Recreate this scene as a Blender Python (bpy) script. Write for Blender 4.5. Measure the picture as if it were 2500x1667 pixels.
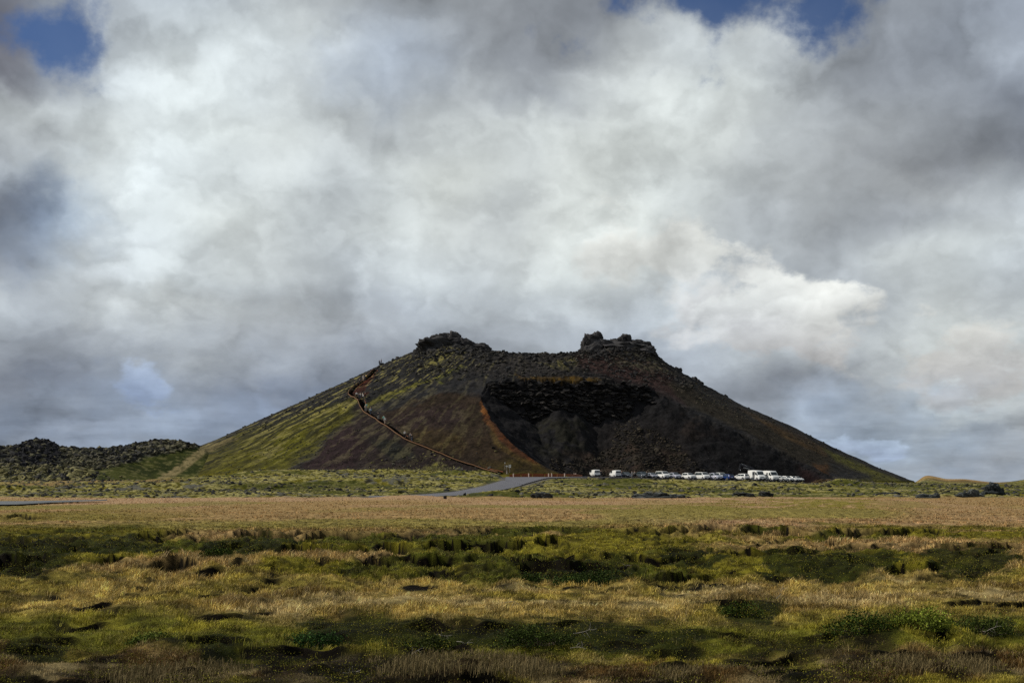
import bpy, math, random
import numpy as np

# ------------------------------------------------------------------ camera, sky, sun
FPX, CX, HOR, CAMZ = 3472.2, 1250.0, 1178.0, 2.2      # photo pixels: focal length, centre column, horizon row; eye height
S = bpy.context.scene
for _o in list(bpy.data.objects):
    bpy.data.objects.remove(_o)
cam_d = bpy.data.cameras.new('camera'); cam = bpy.data.objects.new('camera', cam_d)
S.collection.objects.link(cam); S.camera = cam
cam.location = (0, 0, CAMZ); cam.rotation_euler = (math.radians(90), 0, 0)
cam_d.lens = 50.0; cam_d.sensor_width = 36.0
cam_d.shift_y = (HOR - 833.5) / 2500.0
cam_d.clip_start = 0.5; cam_d.clip_end = 30000
S.view_settings.view_transform = 'Standard'
S.view_settings.look = 'None'
S.view_settings.exposure = 0.0
S.view_settings.gamma = 1.0
S.render.engine = 'CYCLES'
S.cycles.max_bounces = 4
S.cycles.diffuse_bounces = 2
S.cycles.use_denoising = False
try:
    S.cycles.denoising_prefilter = 'ACCURATE'
except Exception:
    pass

SUN_EL, SUN_AZ = 38.0, -78.0      # degrees; azimuth from +Y (into the picture), negative = to the left
SUN_DIR = (math.sin(math.radians(SUN_AZ)) * math.cos(math.radians(SUN_EL)),
           math.cos(math.radians(SUN_AZ)) * math.cos(math.radians(SUN_EL)), math.sin(math.radians(SUN_EL)))
sd = bpy.data.lights.new('sun', 'SUN'); sd.energy = 4.2; sd.angle = math.radians(0.6); sd.color = (1.0, 0.93, 0.82)
so = bpy.data.objects.new('sun', sd); S.collection.objects.link(so)
from mathutils import Vector
so.rotation_euler = Vector(SUN_DIR).to_track_quat('Z', 'Y').to_euler()
so.location = (-200, 50, 200)


def lin(c):
    c = c / 255.0
    return c / 12.92 if c <= 0.04045 else ((c + 0.055) / 1.055) ** 2.4


def L3(r, g, b):
    return (lin(r), lin(g), lin(b))


class NT:
    """small helper for building node trees"""
    def __init__(self, tree):
        self.t = tree; self.n = tree.nodes; self.l = tree.links

    def node(self, kind, **kw):
        nd = self.n.new(kind)
        for k, v in kw.items():
            setattr(nd, k, v)
        return nd

    def put(self, sock, v):
        if isinstance(v, bpy.types.NodeSocket):
            self.l.new(v, sock)
        else:
            sock.default_value = v

    def m(self, op, a, b=None, c=None, clamp=False):
        nd = self.node('ShaderNodeMath', operation=op); nd.use_clamp = clamp
        self.put(nd.inputs[0], a)
        if b is not None: self.put(nd.inputs[1], b)
        if c is not None: self.put(nd.inputs[2], c)
        return nd.outputs[0]

    def vm(self, op, a, b=None):
        nd = self.node('ShaderNodeVectorMath', operation=op)
        self.put(nd.inputs[0], a)
        if b is not None: self.put(nd.inputs[1], b)
        return nd.outputs[0]

    def mix(self, f, a, b, mode='MIX'):
        nd = self.node('ShaderNodeMix', data_type='RGBA', blend_type=mode)
        self.put(nd.inputs[0], f); self.put(nd.inputs[6], a); self.put(nd.inputs[7], b)
        return nd.outputs[2]

    def noise(self, vec, scale, detail=6, rough=0.55, dist=0.0, out=0):
        nd = self.node('ShaderNodeTexNoise')
        self.put(nd.inputs['Vector'], vec)
        nd.inputs['Scale'].default_value = scale; nd.inputs['Detail'].default_value = detail
        nd.inputs['Roughness'].default_value = rough; nd.inputs['Distortion'].default_value = dist
        return nd.outputs[out]

    def sstep(self, x, a, b):
        nd = self.node('ShaderNodeMapRange', interpolation_type='SMOOTHSTEP')
        self.put(nd.inputs[0], x); nd.inputs[1].default_value = a; nd.inputs[2].default_value = b
        nd.inputs[3].default_value = 0; nd.inputs[4].default_value = 1
        return nd.outputs[0]


SKY_ROWS = [
 [112,138,172,182,186,190,190,182,174,164,154,148,142,138,134,130,124,118,120,132,148,154,152,150,150],
 [112,120,172,200,210,213,210,198,186,178,166,156,146,137,144,182,196,196,194,170,146,150,154,154,152],
 [128,140,165,208,217,220,213,201,188,177,172,178,164,148,186,207,214,212,206,174,149,147,150,168,160],
 [190,196,206,217,222,224,210,206,195,179,191,203,202,207,210,212,214,209,193,176,162,157,152,142,136],
 [168,190,210,220,222,214,206,201,195,206,212,212,196,206,212,212,212,197,183,172,150,140,136,132,138],
 [118,148,203,215,218,216,206,200,197,210,210,196,184,210,214,215,212,190,177,169,161,153,166,180,187],
 [150,140,198,208,212,207,201,192,187,202,207,199,190,215,215,212,194,187,179,171,171,192,208,202,188],
 [188,176,184,201,203,194,183,176,171,171,178,183,186,197,196,184,196,205,208,196,176,186,201,194,186],
 [158,154,160,171,177,174,166,158,150,144,141,155,166,174,169,156,168,182,190,186,184,190,208,211,197],
 [122,126,140,168,156,144,139,139,142,146,150,150,150,150,150,152,168,154,142,149,161,174,203,213,181],
 [145,148,150,159,156,150,145,141,140,140,140,140,140,142,144,150,154,166,172,160,158,166,171,164,158],
 [148,150,152,154,152,150,148,146,146,146,146,146,146,146,148,152,155,159,161,154,157,162,160,154,150]]


def tone(v):
    # cloud grey to sky colour: bright parts neutral, dark parts a bit bluer
    k = (v - 110) / 110.0
    return (lin(v * (0.915 + 0.045 * k)), lin(v * (0.965 + 0.03 * k)), lin(min(255, v * (1.055 - 0.06 * k))))


def build_world():
    w = bpy.data.worlds.new('World'); S.world = w; w.use_nodes = True
    t = NT(w.node_tree); t.n.clear()
    out = t.node('ShaderNodeOutputWorld'); bg = t.node('ShaderNodeBackground')
    bg.inputs['Strength'].default_value = 0.1
    t.l.new(bg.outputs[0], out.inputs[0])
    tc = t.node('ShaderNodeTexCoord'); D = tc.outputs['Generated']
    sp = t.node('ShaderNodeSeparateXYZ'); t.put(sp.inputs[0], D)
    x, y, z = sp.outputs
    az = t.m('ARCTAN2', x, y)
    hl = t.m('SQRT', t.m('ADD', t.m('MULTIPLY', x, x), t.m('MULTIPLY', y, y)))
    el = t.m('DIVIDE', z, t.m('MAXIMUM', hl, 0.02))
    s0 = t.m('MULTIPLY_ADD', az, FPX * 1.03 / 2500.0, 0.5)
    t0 = t.m('MULTIPLY_ADD', el, -FPX / 1170.0, 1178.0 / 1170.0)
    # cloud-layer coordinates: squeezed towards the horizon
    zz = t.m('ADD', t.m('MAXIMUM', z, 0.0), 0.10)
    cb = t.node('ShaderNodeCombineXYZ')
    t.put(cb.inputs[0], x)
    t.put(cb.inputs[1], y)
    t.put(cb.inputs[2], t.m('MULTIPLY', t.m('POWER', zz, 0.5), 1.0))
    P = t.vm('MULTIPLY', cb.outputs[0], (2.1, 2.1, 2.9))
    def bil(vec, scale):
        """billows: sharp creases between rounded swellings"""
        o = None
        for k, wt in ((1.0, .58), (2.2, .28), (4.9, .14)):
            v = t.m('MULTIPLY', t.m('ABSOLUTE', t.m('SUBTRACT', t.noise(vec, scale * .8 * k, 0, .5), .5)), 2 * wt)
            o = v if o is None else t.m('ADD', o, v)
        return t.m('MULTIPLY_ADD', o, -1.5, .80)
    nb = t.noise(P, 2.4, 4, 0.5, 0.0, 1)
    ns = t.noise(P, 7.0, 8, 0.56, 0.0, 1)
    PW = t.vm('ADD', P, t.vm('MULTIPLY', t.vm('SUBTRACT', ns, (0.5, 0.5, 0.5)), (0.22, 0.22, 0.22)))
    w1 = t.vm('MULTIPLY', t.vm('SUBTRACT', nb, (0.5, 0.5, 0.5)), (0.055, 0.07, 0.0))
    w2 = t.vm('MULTIPLY', t.vm('SUBTRACT', ns, (0.5, 0.5, 0.5)), (0.075, 0.095, 0.0))
    bl = t.m('SUBTRACT', bil(PW, 5.0), 0.42)
    cbl = t.node('ShaderNodeCombineXYZ'); t.put(cbl.inputs[0], t.m('MULTIPLY', bl, 0.030)); t.put(cbl.inputs[1], t.m('MULTIPLY', bl, -0.075))
    w2 = t.vm('ADD', w2, cbl.outputs[0])
    cst = t.node('ShaderNodeCombineXYZ'); t.put(cst.inputs[0], s0); t.put(cst.inputs[1], t0)
    W = t.vm('ADD', t.vm('ADD', cst.outputs[0], w1), w2)
    sw = t.node('ShaderNodeSeparateXYZ'); t.put(sw.inputs[0], W)
    s = t.m('PINGPONG', sw.outputs[0], 1.0)
    tt = t.m('MAXIMUM', sw.outputs[1], 0.0)
    t11 = t.m('MULTIPLY', tt, 11.0)
    col = None
    for i, row in enumerate(SKY_ROWS):
        r = t.node('ShaderNodeValToRGB'); t.put(r.inputs[0], s)
        cr = r.color_ramp; cr.interpolation = 'B_SPLINE'
        cr.elements[0].position = 0.0; cr.elements[1].position = 1.0
        for j, v in enumerate(row):
            e = cr.elements[0] if j == 0 else (cr.elements[-1] if j == len(row) - 1 else cr.elements.new(j / (len(row) - 1)))
            e.color = (*tone(v), 1)
        if col is None: col = r.outputs[0]
        else: col = t.mix(t.sstep(t11, i - 1.0, float(i)), col, r.outputs[0])

    def blob(cx, cy, rx, ry, soft, wob, src=None):
        """soft-edged patch of the sky at a picture place (pixels of a 2352 wide frame)"""
        src = src or W
        q = t.vm('SUBTRACT', src, (cx / 2352.0, cy / 1100.0, 0))
        q = t.vm('MULTIPLY', q, (2352.0 / rx, 1100.0 / ry, 0))
        nd = t.node('ShaderNodeVectorMath', operation='LENGTH'); t.put(nd.inputs[0], q)
        f = t.m('ADD', t.m('SUBTRACT', 1.0, nd.outputs['Value']), t.m('MULTIPLY', t.m('SUBTRACT', fine, 0.5), wob))
        return t.sstep(f, 0.0, soft)

    fine = t.noise(P, 9.0, 8, 0.58)
    Ws = t.vm('ADD', cst.outputs[0], t.vm('MULTIPLY', w2, (0.8, 0.8, 0)))
    # distinct lit puffs
    def puff(col, cx, cy, rx, ry, top, bot, soft, wob):
        f = blob(cx, cy, rx, ry, soft, wob, Ws)
        v = t.sstep(sw.outputs[1], (cy - ry) / 1100.0, (cy + ry) / 1100.0)
        c = t.mix(v, (*[lin(a) for a in top], 1), (*[lin(a) for a in bot], 1))
        return t.mix(f, col, c)
    col = puff(col, 1640, 690, 150, 120, (206, 209, 208), (186, 187, 187), 0.7, 4.0)
    col = puff(col, 1800, 745, 215, 110, (222, 225, 222), (170, 171, 173), 0.30, 2.0)
    col = puff(col, 2230, 830, 190, 95, (208, 211, 210), (176, 177, 178), 0.7, 4.5)
    col = puff(col, 1490, 590, 190, 120, (212, 216, 215), (190, 194, 194), 0.7, 4.0)
    col = puff(col, 300, 900, 70, 60, (172, 184, 200), (146, 156, 172), 1.0, 8.0)
    col = puff(col, 1960, 1015, 190, 26, (190, 200, 212), (160, 168, 182), 0.7, 5.0)
    # relief: density here against density a little towards the light
    nC = t.noise(P, 5.0, 8, 0.56); nD = t.noise(t.vm('ADD', P, (-0.03, 0.0, 0.045)), 5.0, 8, 0.56)
    rel = t.m('MULTIPLY', t.m('SUBTRACT', nC, nD), 0.85)
    vA = bil(PW, 6.0); vB = bil(t.vm('ADD', PW, (-0.03, 0.0, 0.05)), 6.0)
    rel = t.m('ADD', rel, t.m('MULTIPLY', t.m('SUBTRACT', vB, vA), 0.52))
    big = t.m('MULTIPLY', t.m('SUBTRACT', t.noise(P, 2.2, 5, 0.5), 0.5), 0.12)
    lowf = t.sstep(el, 0.10, 0.0)
    band = t.noise(t.vm('MULTIPLY', D, (5.0, 5.0, 46.0)), 1.6, 6, 0.55)
    bnd = t.m('MULTIPLY', t.m('MULTIPLY', t.m('SUBTRACT', band, 0.5), 1.5), lowf)
    gain = t.m('ADD', 1.085, t.m('ADD', t.m('ADD', rel, big), bnd))
    gv = t.node('ShaderNodeCombineXYZ')
    for k in range(3): t.put(gv.inputs[k], gain)
    col = t.mix(1.0, col, gv.outputs[0], 'MULTIPLY')
    # warm and cool drift
    tn = t.sstep(t.noise(P, 1.3, 3, 0.5), 0.35, 0.65)
    col = t.mix(1.0, col, t.mix(tn, (1.02, 1.0, 0.955, 1), (0.96, 0.99, 1.045, 1)), 'MULTIPLY')
    def tint(col, cx, cy, rx, ry, c, k):
        return t.mix(t.m('MULTIPLY', blob(cx, cy, rx, ry, 1.0, 1.0), k), col, t.mix(1.0, col, (*c, 1), 'MULTIPLY'))
    col = tint(col, 90, 520, 230, 170, (.86, .97, 1.14), 1.0)
    col = tint(col, 900, 130, 260, 170, (.93, .98, 1.08), 1.0)
    col = tint(col, 560, 760, 560, 130, (1.03, 1.0, .95), 1.0)
    col = tint(col, 2100, 420, 320, 160, (1.02, 1.0, .96), .9)
    col = tint(col, 30, 120, 130, 200, (1.02, .94, .94), .9)
    col = tint(col, 500, 980, 1000, 160, (.90, .98, 1.10), 1.0)
    col = tint(col, 2000, 1010, 600, 150, (.88, .98, 1.12), 1.0)
    # gaps of open sky
    sky = t.node('ShaderNodeTexSky'); sky.sky_type = 'NISHITA'; sky.sun_disc = False
    sky.sun_elevation = math.radians(SUN_EL); sky.sun_rotation = math.radians(SUN_AZ)
    blue = t.mix(1.0, sky.outputs[0], (0.25, 0.35, 0.55, 1), 'MULTIPLY')
    gap = t.m('MAXIMUM', blob(156, 122, 135, 128, .75, 2.6, Ws), blob(1650, 18, 320, 138, .75, 3.0, Ws))
    gap = t.m('MAXIMUM', gap, blob(1850, 50, 155, 116, 0.7, 2.6, Ws))
    gap = t.m('MAXIMUM', gap, t.m('MULTIPLY', blob(2080, -20, 300, 60, 0.9, 2.5, Ws), 0.7))
    col10 = t.mix(1.0, col, (10, 10, 10, 1), 'MULTIPLY')
    fin = t.mix(t.m('MULTIPLY', gap, 0.93), col10, blue)
    t.put(bg.inputs['Color'], fin)
    w.cycles.sampling_method = 'MANUAL'; w.cycles.sample_map_resolution = 512


build_world()

# ------------------------------------------------------------------ numeric noise
rng = np.random.default_rng(7)
random.seed(11)


def _hash(ix, iy, s):
    n = (ix.astype(np.int64) * 374761393 + iy.astype(np.int64) * 668265263 + s * 1442695041) & 0xFFFFFFFF
    n = ((n ^ (n >> 13)) * 1274126177) & 0xFFFFFFFF
    n = ((n ^ (n >> 16)) * 2246822519) & 0xFFFFFFFF
    return (n ^ (n >> 15)) / 4294967296.0


def vn(x, y, s=0):
    x = np.asarray(x, float); y = np.asarray(y, float)
    fx = np.floor(x); fy = np.floor(y); u = x - fx; v = y - fy
    u = u * u * (3 - 2 * u); v = v * v * (3 - 2 * v)
    a = _hash(fx, fy, s); b = _hash(fx + 1, fy, s); c = _hash(fx, fy + 1, s); d = _hash(fx + 1, fy + 1, s)
    return (a * (1 - u) + b * u) * (1 - v) + (c * (1 - u) + d * u) * v


def fbm(x, y, octv=4, s=0, gain=0.5):
    t = 0; amp = 1; tot = 0
    for i in range(octv):
        t = t + amp * vn(x, y, s + i * 17); tot += amp; amp *= gain
        x, y = 1.9 * x * 0.8 - 1.9 * y * 0.6 + 3.1, 1.9 * x * 0.6 + 1.9 * y * 0.8 + 7.7
    return t / tot


def worley(x, y, s=0):
    x = np.asarray(x, float); y = np.asarray(y, float)
    fx = np.floor(x); fy = np.floor(y); best = np.full(x.shape, 9.0); cid = np.zeros(x.shape)
    for i in (-1, 0, 1):
        for j in (-1, 0, 1):
            gx = fx + i; gy = fy + j
            dx = gx + _hash(gx, gy, s) - x; dy = gy + _hash(gx, gy, s + 5) - y
            d = dx * dx + dy * dy; m = d < best
            best = np.where(m, d, best); cid = np.where(m, _hash(gx, gy, s + 9), cid)
    return np.sqrt(best), cid


def ss(x, a, b):
    t = np.clip((np.asarray(x, float) - a) / (b - a), 0, 1)
    return t * t * (3 - 2 * t)


def ppx(x, y): return CX + FPX * x / np.maximum(y, 0.5)
def ppy(z, y): return HOR - FPX * (z - CAMZ) / np.maximum(y, 0.5)


DS = 2500.0 / 2352.0        # the frame I measured in is 2352 wide

# ------------------------------------------------------------------ base terrain
_FP = [-3000, -200, 0, 350, 500, 700, 1000, 1150, 1250, 1450, 1560, 1620, 1720, 1850, 1950, 2100, 2500, 2900, 6000]
_FZ = [1.6, 2.0, 2.1, 2.5, 3.5, 4.1, 4.1, 3.9, 3.5, 3.55, 3.25, 3.05, 2.8, 2.6, 2.2, 1.8, 1.35, 1.3, 1.3]

# ledges: picture points of their upper edge, height in metres, reach in front, how strongly soil and painted shade darken the face
LEDGES = [
 ([(-150, 1312), (0, 1310), (60, 1311), (120, 1320), (200, 1315), (290, 1310), (365, 1307)], .34, 1.6, 1.0),
 ([(520, 1309), (600, 1306), (712, 1308)], .28, 1.3, 1.0),
 ([(485, 1342), (590, 1345)], .26, 1.0, .8),
 ([(0, 1262), (40, 1258), (120, 1263)], .30, 3.0, .5),
 ([(1085, 1301), (1190, 1297)], .22, 1.2, .9),
 ([(1090, 1331), (1200, 1324)], .20, 1.0, .9),
 ([(1180, 1345), (1275, 1336)], .24, 1.0, .9),
 ([(940, 1303), (1060, 1306)], .18, 1.5, .7),
 ([(1280, 1300), (1400, 1297)], .16, 1.5, .6),
 ([(1600, 1342), (1680, 1338), (1750, 1346)], .38, 1.3, 1.0),
 ([(1868, 1347), (1960, 1353), (2070, 1357), (2185, 1350)], .50, 1.8, 1.0),
 ([(2188, 1345), (2250, 1346)], .36, 1.3, 1.0),
 ([(2274, 1341), (2340, 1350), (2400, 1350), (2458, 1338), (2560, 1345)], .50, 1.8, 1.0),
 ([(1240, 1372), (1380, 1364), (1530, 1372)], .36, 1.6, .5),
 ([(-100, 1640), (60, 1646), (200, 1652), (330, 1642), (500, 1636)], .26, .8, .9),
 ([(2326, 1602), (2425, 1604)], .24, .7, 1.0),
 ([(2010, 1562), (2100, 1546), (2195, 1538)], .30, .9, .9),
 ([(1680, 1548), (1820, 1554)], .20, .7, .7),
 ([(1780, 1482), (1905, 1484)], .20, .8, .6),
 ([(1380, 1470), (1520, 1466)], .16, .8, .5),
 ([(240, 1500), (360, 1503)], .14, .8, .5),
 ([(40, 1580), (160, 1572)], .18, .7, .8),
 ([(1740, 1636), (1830, 1630)], .30, .6, 1.0),
 ([(2330, 1455), (2480, 1462)], .14, .8, .4),
]
_rl = random.Random(5)


def _bank(x0, w, py, h, ln, soil, wig):
    n = max(3, int(w / 45)); p = []; v = py
    for i in range(n + 1):
        v += _rl.uniform(-wig, wig); v = py + (v - py) * .8
        p.append((x0 + w * i / n, v))
    LEDGES.append((p, h, ln, soil))


for _i in range(16): _bank((-150, 550, 1100, 1750)[_i % 4] + _rl.uniform(-250, 250), _rl.uniform(300, 750), 1302 + 27 * (_i // 4) + _rl.uniform(-7, 7), _rl.uniform(.34, .50), _rl.uniform(.7, 1.1), _rl.uniform(.85, 1), 4)
for _i in range(60): _bank(_rl.uniform(-80, 2500), _rl.uniform(30, 150), _rl.uniform(1292, 1412), _rl.uniform(.24, .42), _rl.uniform(.6, 1.0), _rl.uniform(.7, 1), 3)
for _i in range(22): _bank(_rl.uniform(-80, 2500), _rl.uniform(60, 260), _rl.uniform(1415, 1512), _rl.uniform(.11, .20), _rl.uniform(.4, .7), _rl.uniform(.6, 1), 4)
for _i in range(14): _bank(_rl.uniform(-200, 2300), _rl.uniform(250, 600), _rl.uniform(1515, 1655), _rl.uniform(.10, .20), _rl.uniform(.4, .8), _rl.uniform(.6, 1), 7)
for _i in range(26): _bank(_rl.uniform(-80, 2500), _rl.uniform(40, 150), _rl.uniform(1515, 1660), _rl.uniform(.10, .22), _rl.uniform(.4, .8), _rl.uniform(.6, 1), 5)
_LED = []
for pts, hh, ln, soil in LEDGES:
    px = np.array([p[0] for p in pts], float); py = np.array([p[1] for p in pts], float)
    _LED.append((px, CAMZ * FPX / (py - HOR), hh, ln, soil))

# low swellings of the turf: px, distance, radius, height
BUMPS = [(1150, 16.2, .52, .20), (1775, 16.0, .34, .16), (1210, 200, 2.4, .3), (2080, 140, 9, .5), (1950, 100, 7, .35), (300, 24, 1.4, .12),
         (520, 19.0, .8, .14), (2230, 19.5, .9, .16), (700, 16.2, .5, .12), (1000, 205, 5, .35), (1450, 36, 2.4, .16), (2100, 36, 2.0, .14)]


def ledge_terms(x, y):
    px = ppx(x, y); up = np.zeros_like(y); dn = np.zeros_like(y); face = np.zeros_like(y); foot = np.zeros_like(y)
    wob = (fbm(x * 1.1, y * 0.5, 3, 71) - .5)
    for lx, ld, hh, ln, soil in _LED:
        m = (px > lx[0] - 40) & (px < lx[-1] + 40) & (y > ld.min() - 8) & (y < ld.max() + 6)
        if not m.any(): continue
        p = px[m]; yy = y[m]
        yc = np.interp(p, lx, ld) + wob[m] * (.035 * ld.mean())
        tp = ss(p, lx[0] - 30, lx[0] + 25) * (1 - ss(p, lx[-1] - 25, lx[-1] + 30))
        tp = tp * np.clip(3.2 * (fbm(x[m] * 1.5, yy * .4, 4, 5) - .28), 0, 1.2)
        t = yc - yy + (.25 + .012 * ld.mean()) * (fbm(x[m] * 1.6, yy * 1.6, 3, 6) - .5)
        dm = float(ld.mean()); s = ss(t, -.05, .10)
        if dm < 24: hh = hh * .85; soil = soil * .8
        Lr = max(.5, .46 * hh * dm)      # the bank runs out gently enough to be looked into
        up[m] = np.maximum(up[m], tp * hh * .35 * np.exp(-np.abs(t) / (ln * 1.5)) * (1 - s))
        dn[m] = np.minimum(dn[m], -tp * hh * .80 * s * np.exp(-np.maximum(t, 0) / Lr))
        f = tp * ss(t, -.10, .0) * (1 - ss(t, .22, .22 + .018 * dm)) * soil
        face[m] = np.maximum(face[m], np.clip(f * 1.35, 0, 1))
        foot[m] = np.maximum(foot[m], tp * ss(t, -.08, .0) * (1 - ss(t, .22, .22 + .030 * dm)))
    return up + dn, face, foot


def smooth_ground(x, y):
    """the lie of the land without its small relief"""
    x = np.asarray(x, float); y = np.asarray(y, float)
    px = ppx(x, y)
    f = np.interp(px, _FP, _FZ)
    z = f * ss(y, 203, 358)
    # far swell to the right, and a lit knoll
    z = z + 3.3 * np.exp(-(((px - 2262) / 42.0) ** 2)) * np.exp(-(((y - 620) / 90.0) ** 2)) * (px > 2262) \
          + 3.3 * np.exp(-(((px - 2262) / 22.0) ** 2)) * np.exp(-(((y - 620) / 90.0) ** 2)) * (px <= 2262) \
          + 2.2 * np.exp(-(((px - 2350) / 60.0) ** 2)) * np.exp(-(((y - 640) / 90.0) ** 2)) \
          + 3.4 * np.exp(-(((px - 2560) / 90.0) ** 2)) * np.exp(-(((y - 700) / 130.0) ** 2))
    return z


def lava_mask(x, y):
    px = ppx(x, y)
    edge = 206 + 16 * (fbm(x * .08, y * .08, 3, 3) - .5) + 9 * ss(px, 1800, 2500) * 0
    return ss(y, edge - 2.5, edge + 2.5)


def ground_z(x, y, full=False):
    x = np.asarray(x, float); y = np.asarray(y, float)
    z = smooth_ground(x, y)
    near = 1 - ss(y, 90, 190)
    z = z + near * (.26 * (fbm(x * .12, y * .12, 3, 40) - .5) + .10 * (fbm(x * .7, y * .7, 3, 41) - .5))
    hum = ss(y, 28, 36) * (1 - ss(y, 60, 70)) + .8 * (1 - ss(y, 19, 23))
    z = z + hum * .20 * (fbm(x * .9, y * .55, 3, 52) - .5) + (.5 + hum) * .10 * (fbm(x * 3.1, y * 3.1, 2, 53) - .5) * near + .16 * (fbm(x * 1.5, y * 1.1, 3, 54) - .5) * near
    dz, face, foot = ledge_terms(x, y)
    z = z + dz
    for bpx, bd, br, bh in BUMPS:
        bx = (bpx - CX) / FPX * bd
        r2 = ((x - bx) ** 2 + (y - bd) ** 2) / br ** 2
        z = z + bh * np.exp(-r2 ** 1.5)
    lm = lava_mask(x, y)
    pad = pad_mask(x, y)
    amp = lm * (1 - pad) * (1 - ss(y, 470, 900) * .6)
    cp = ss(ppx(x, y), 1180, 1260) * (1 - ss(ppx(x, y), 1990, 2060)) * ss(y, 288, 326)
    amp = amp * (1 - .85 * cp)
    z = z - .12 * cp * (1 - pad)
    z = z + lm * (1 - pad) * (1 - cp) * 1.1 * (1 - .8 * ss(ppx(x, y), 2040, 2150)) * ss(fbm(x * .022, y * .05, 3, 66), .50, .72) * ss(y, 215, 240)
    amp = amp * (1 - .6 * ss(ppx(x, y), 2040, 2150) * ss(y, 290, 360))
    z = z + .7 * ss(y, 480, 560) * (fbm(x * .03, y * .03, 4, 67) - .5) * lm
    w1, _ = worley(x * .23, y * .23, 3); w2, _ = worley(x * .8, y * .8, 4)
    z = z + amp * (.75 * (fbm(x * .045, y * .07, 3, 61) - .5) + .42 * (.5 - w1) + .26 * (.5 - w2) + .10)
    if full: return z, face, foot, lm, pad
    return z


# road and car park: picture points (source pixels) set down on the smooth ground
def march(px, py, hfun, y0=12.0, y1=520.0, step=.1):
    ys = np.arange(y0, y1, step)
    xs = (px - CX) / FPX * ys
    rz = CAMZ + (HOR - py) / FPX * ys
    h = hfun(xs, ys)
    k = np.nonzero(h >= rz)[0]
    i = k[0] if len(k) else len(ys) - 1
    return float(xs[i]), float(ys[i]), float(h[i])


ROAD_L = [(900, 1213.5), (960, 1212.2), (1040, 1208), (1110, 1202), (1180, 1188), (1228, 1174)]
ROAD_R = [(900, 1215.5), (960, 1215), (1060, 1213.8), (1120, 1211), (1180, 1206), (1275, 1186)]


def _plan(pts):
    return [march(px, py, smooth_ground, 100, 360)[:2] for px, py in pts]


RL = _plan(ROAD_L); RR = _plan(ROAD_R)
# car park outline in plan: front edge along y~350, back edge inside the bowl
PADP = [RL[-1], ((1236 - CX) / FPX * 352, 352), ((1250 - CX) / FPX * 361, 361), ((1440 - CX) / FPX * 381, 381), ((1700 - CX) / FPX * 386, 386), ((1860 - CX) / FPX * 384, 384),
        ((1962 - CX) / FPX * 372, 372), ((1965 - CX) / FPX * 358, 358), ((1850 - CX) / FPX * 350, 350), ((1600 - CX) / FPX * 344, 344),
        ((1440 - CX) / FPX * 338, 338), ((1340 - CX) / FPX * 326, 326), RR[-1]]


def poly_sd(px, py, poly):
    """signed distance to a polygon, positive inside"""
    n = len(poly); d = np.full(px.shape, 1e18); ins = np.zeros(px.shape, bool)
    for i in range(n):
        ax, ay = poly[i]; bx, by = poly[(i + 1) % n]
        ex, ey = bx - ax, by - ay
        t = np.clip(((px - ax) * ex + (py - ay) * ey) / (ex * ex + ey * ey + 1e-12), 0, 1)
        d = np.minimum(d, (px - ax - t * ex) ** 2 + (py - ay - t * ey) ** 2)
        c = ((ay > py) != (by > py)) & (px < ex * (py - ay) / (ey if abs(ey) > 1e-12 else 1e-12) + ax)
        ins ^= c
    d = np.sqrt(d)
    return np.where(ins, d, -d)


ROADP = RL + RR[::-1]


def pad_mask(x, y):
    m = np.zeros_like(y)
    k = (y > 195) & (y < 395) & (x > -60) & (x < 90)
    if k.any():
        a = ss(poly_sd(x[k], y[k], PADP), -1.6, -.2)
        b = ss(poly_sd(x[k], y[k], ROADP), -1.6, -.2)
        m[k] = np.maximum(a, b)
    return m


# ------------------------------------------------------------------ mesh helpers
def link(o, parent=None):
    S.collection.objects.link(o)
    if parent is not None: o.parent = parent
    return o


def tag(o, label=None, cat=None, group=None, kind=None):
    if label: o['label'] = label
    if cat: o['category'] = cat
    if group: o['group'] = group
    if kind: o['kind'] = kind
    return o


def np_mesh(name, V, F, mat, col=None, smooth=False, parent=None):
    me = bpy.data.meshes.new(name)
    V = np.ascontiguousarray(V, np.float32); F = np.ascontiguousarray(F, np.int32)
    n, k = F.shape
    me.vertices.add(len(V)); me.vertices.foreach_set('co', V.ravel())
    me.loops.add(n * k); me.loops.foreach_set('vertex_index', F.ravel())
    me.polygons.add(n); me.polygons.foreach_set('loop_start', np.arange(0, n * k, k, dtype=np.int32))
    if smooth: me.polygons.foreach_set('use_smooth', np.ones(n, bool))
    else: me.polygons.foreach_set('use_smooth', np.zeros(n, bool))
    me.update(calc_edges=True)
    if col is not None:
        a = me.color_attributes.new('Col', 'FLOAT_COLOR', 'POINT')
        c = np.ones((len(V), 4), np.float32); c[:, :3] = np.clip(col, 0, 1)
        a.data.foreach_set('color', c.ravel())
    me.materials.append(mat)
    o = bpy.data.objects.new(name, me)
    return link(o, parent)


def grid_faces(nr, nc):
    i = np.arange(nr - 1)[:, None] * nc + np.arange(nc - 1)[None, :]
    return np.stack([i, i + 1, i + nc + 1, i + nc], -1).reshape(-1, 4)


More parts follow.
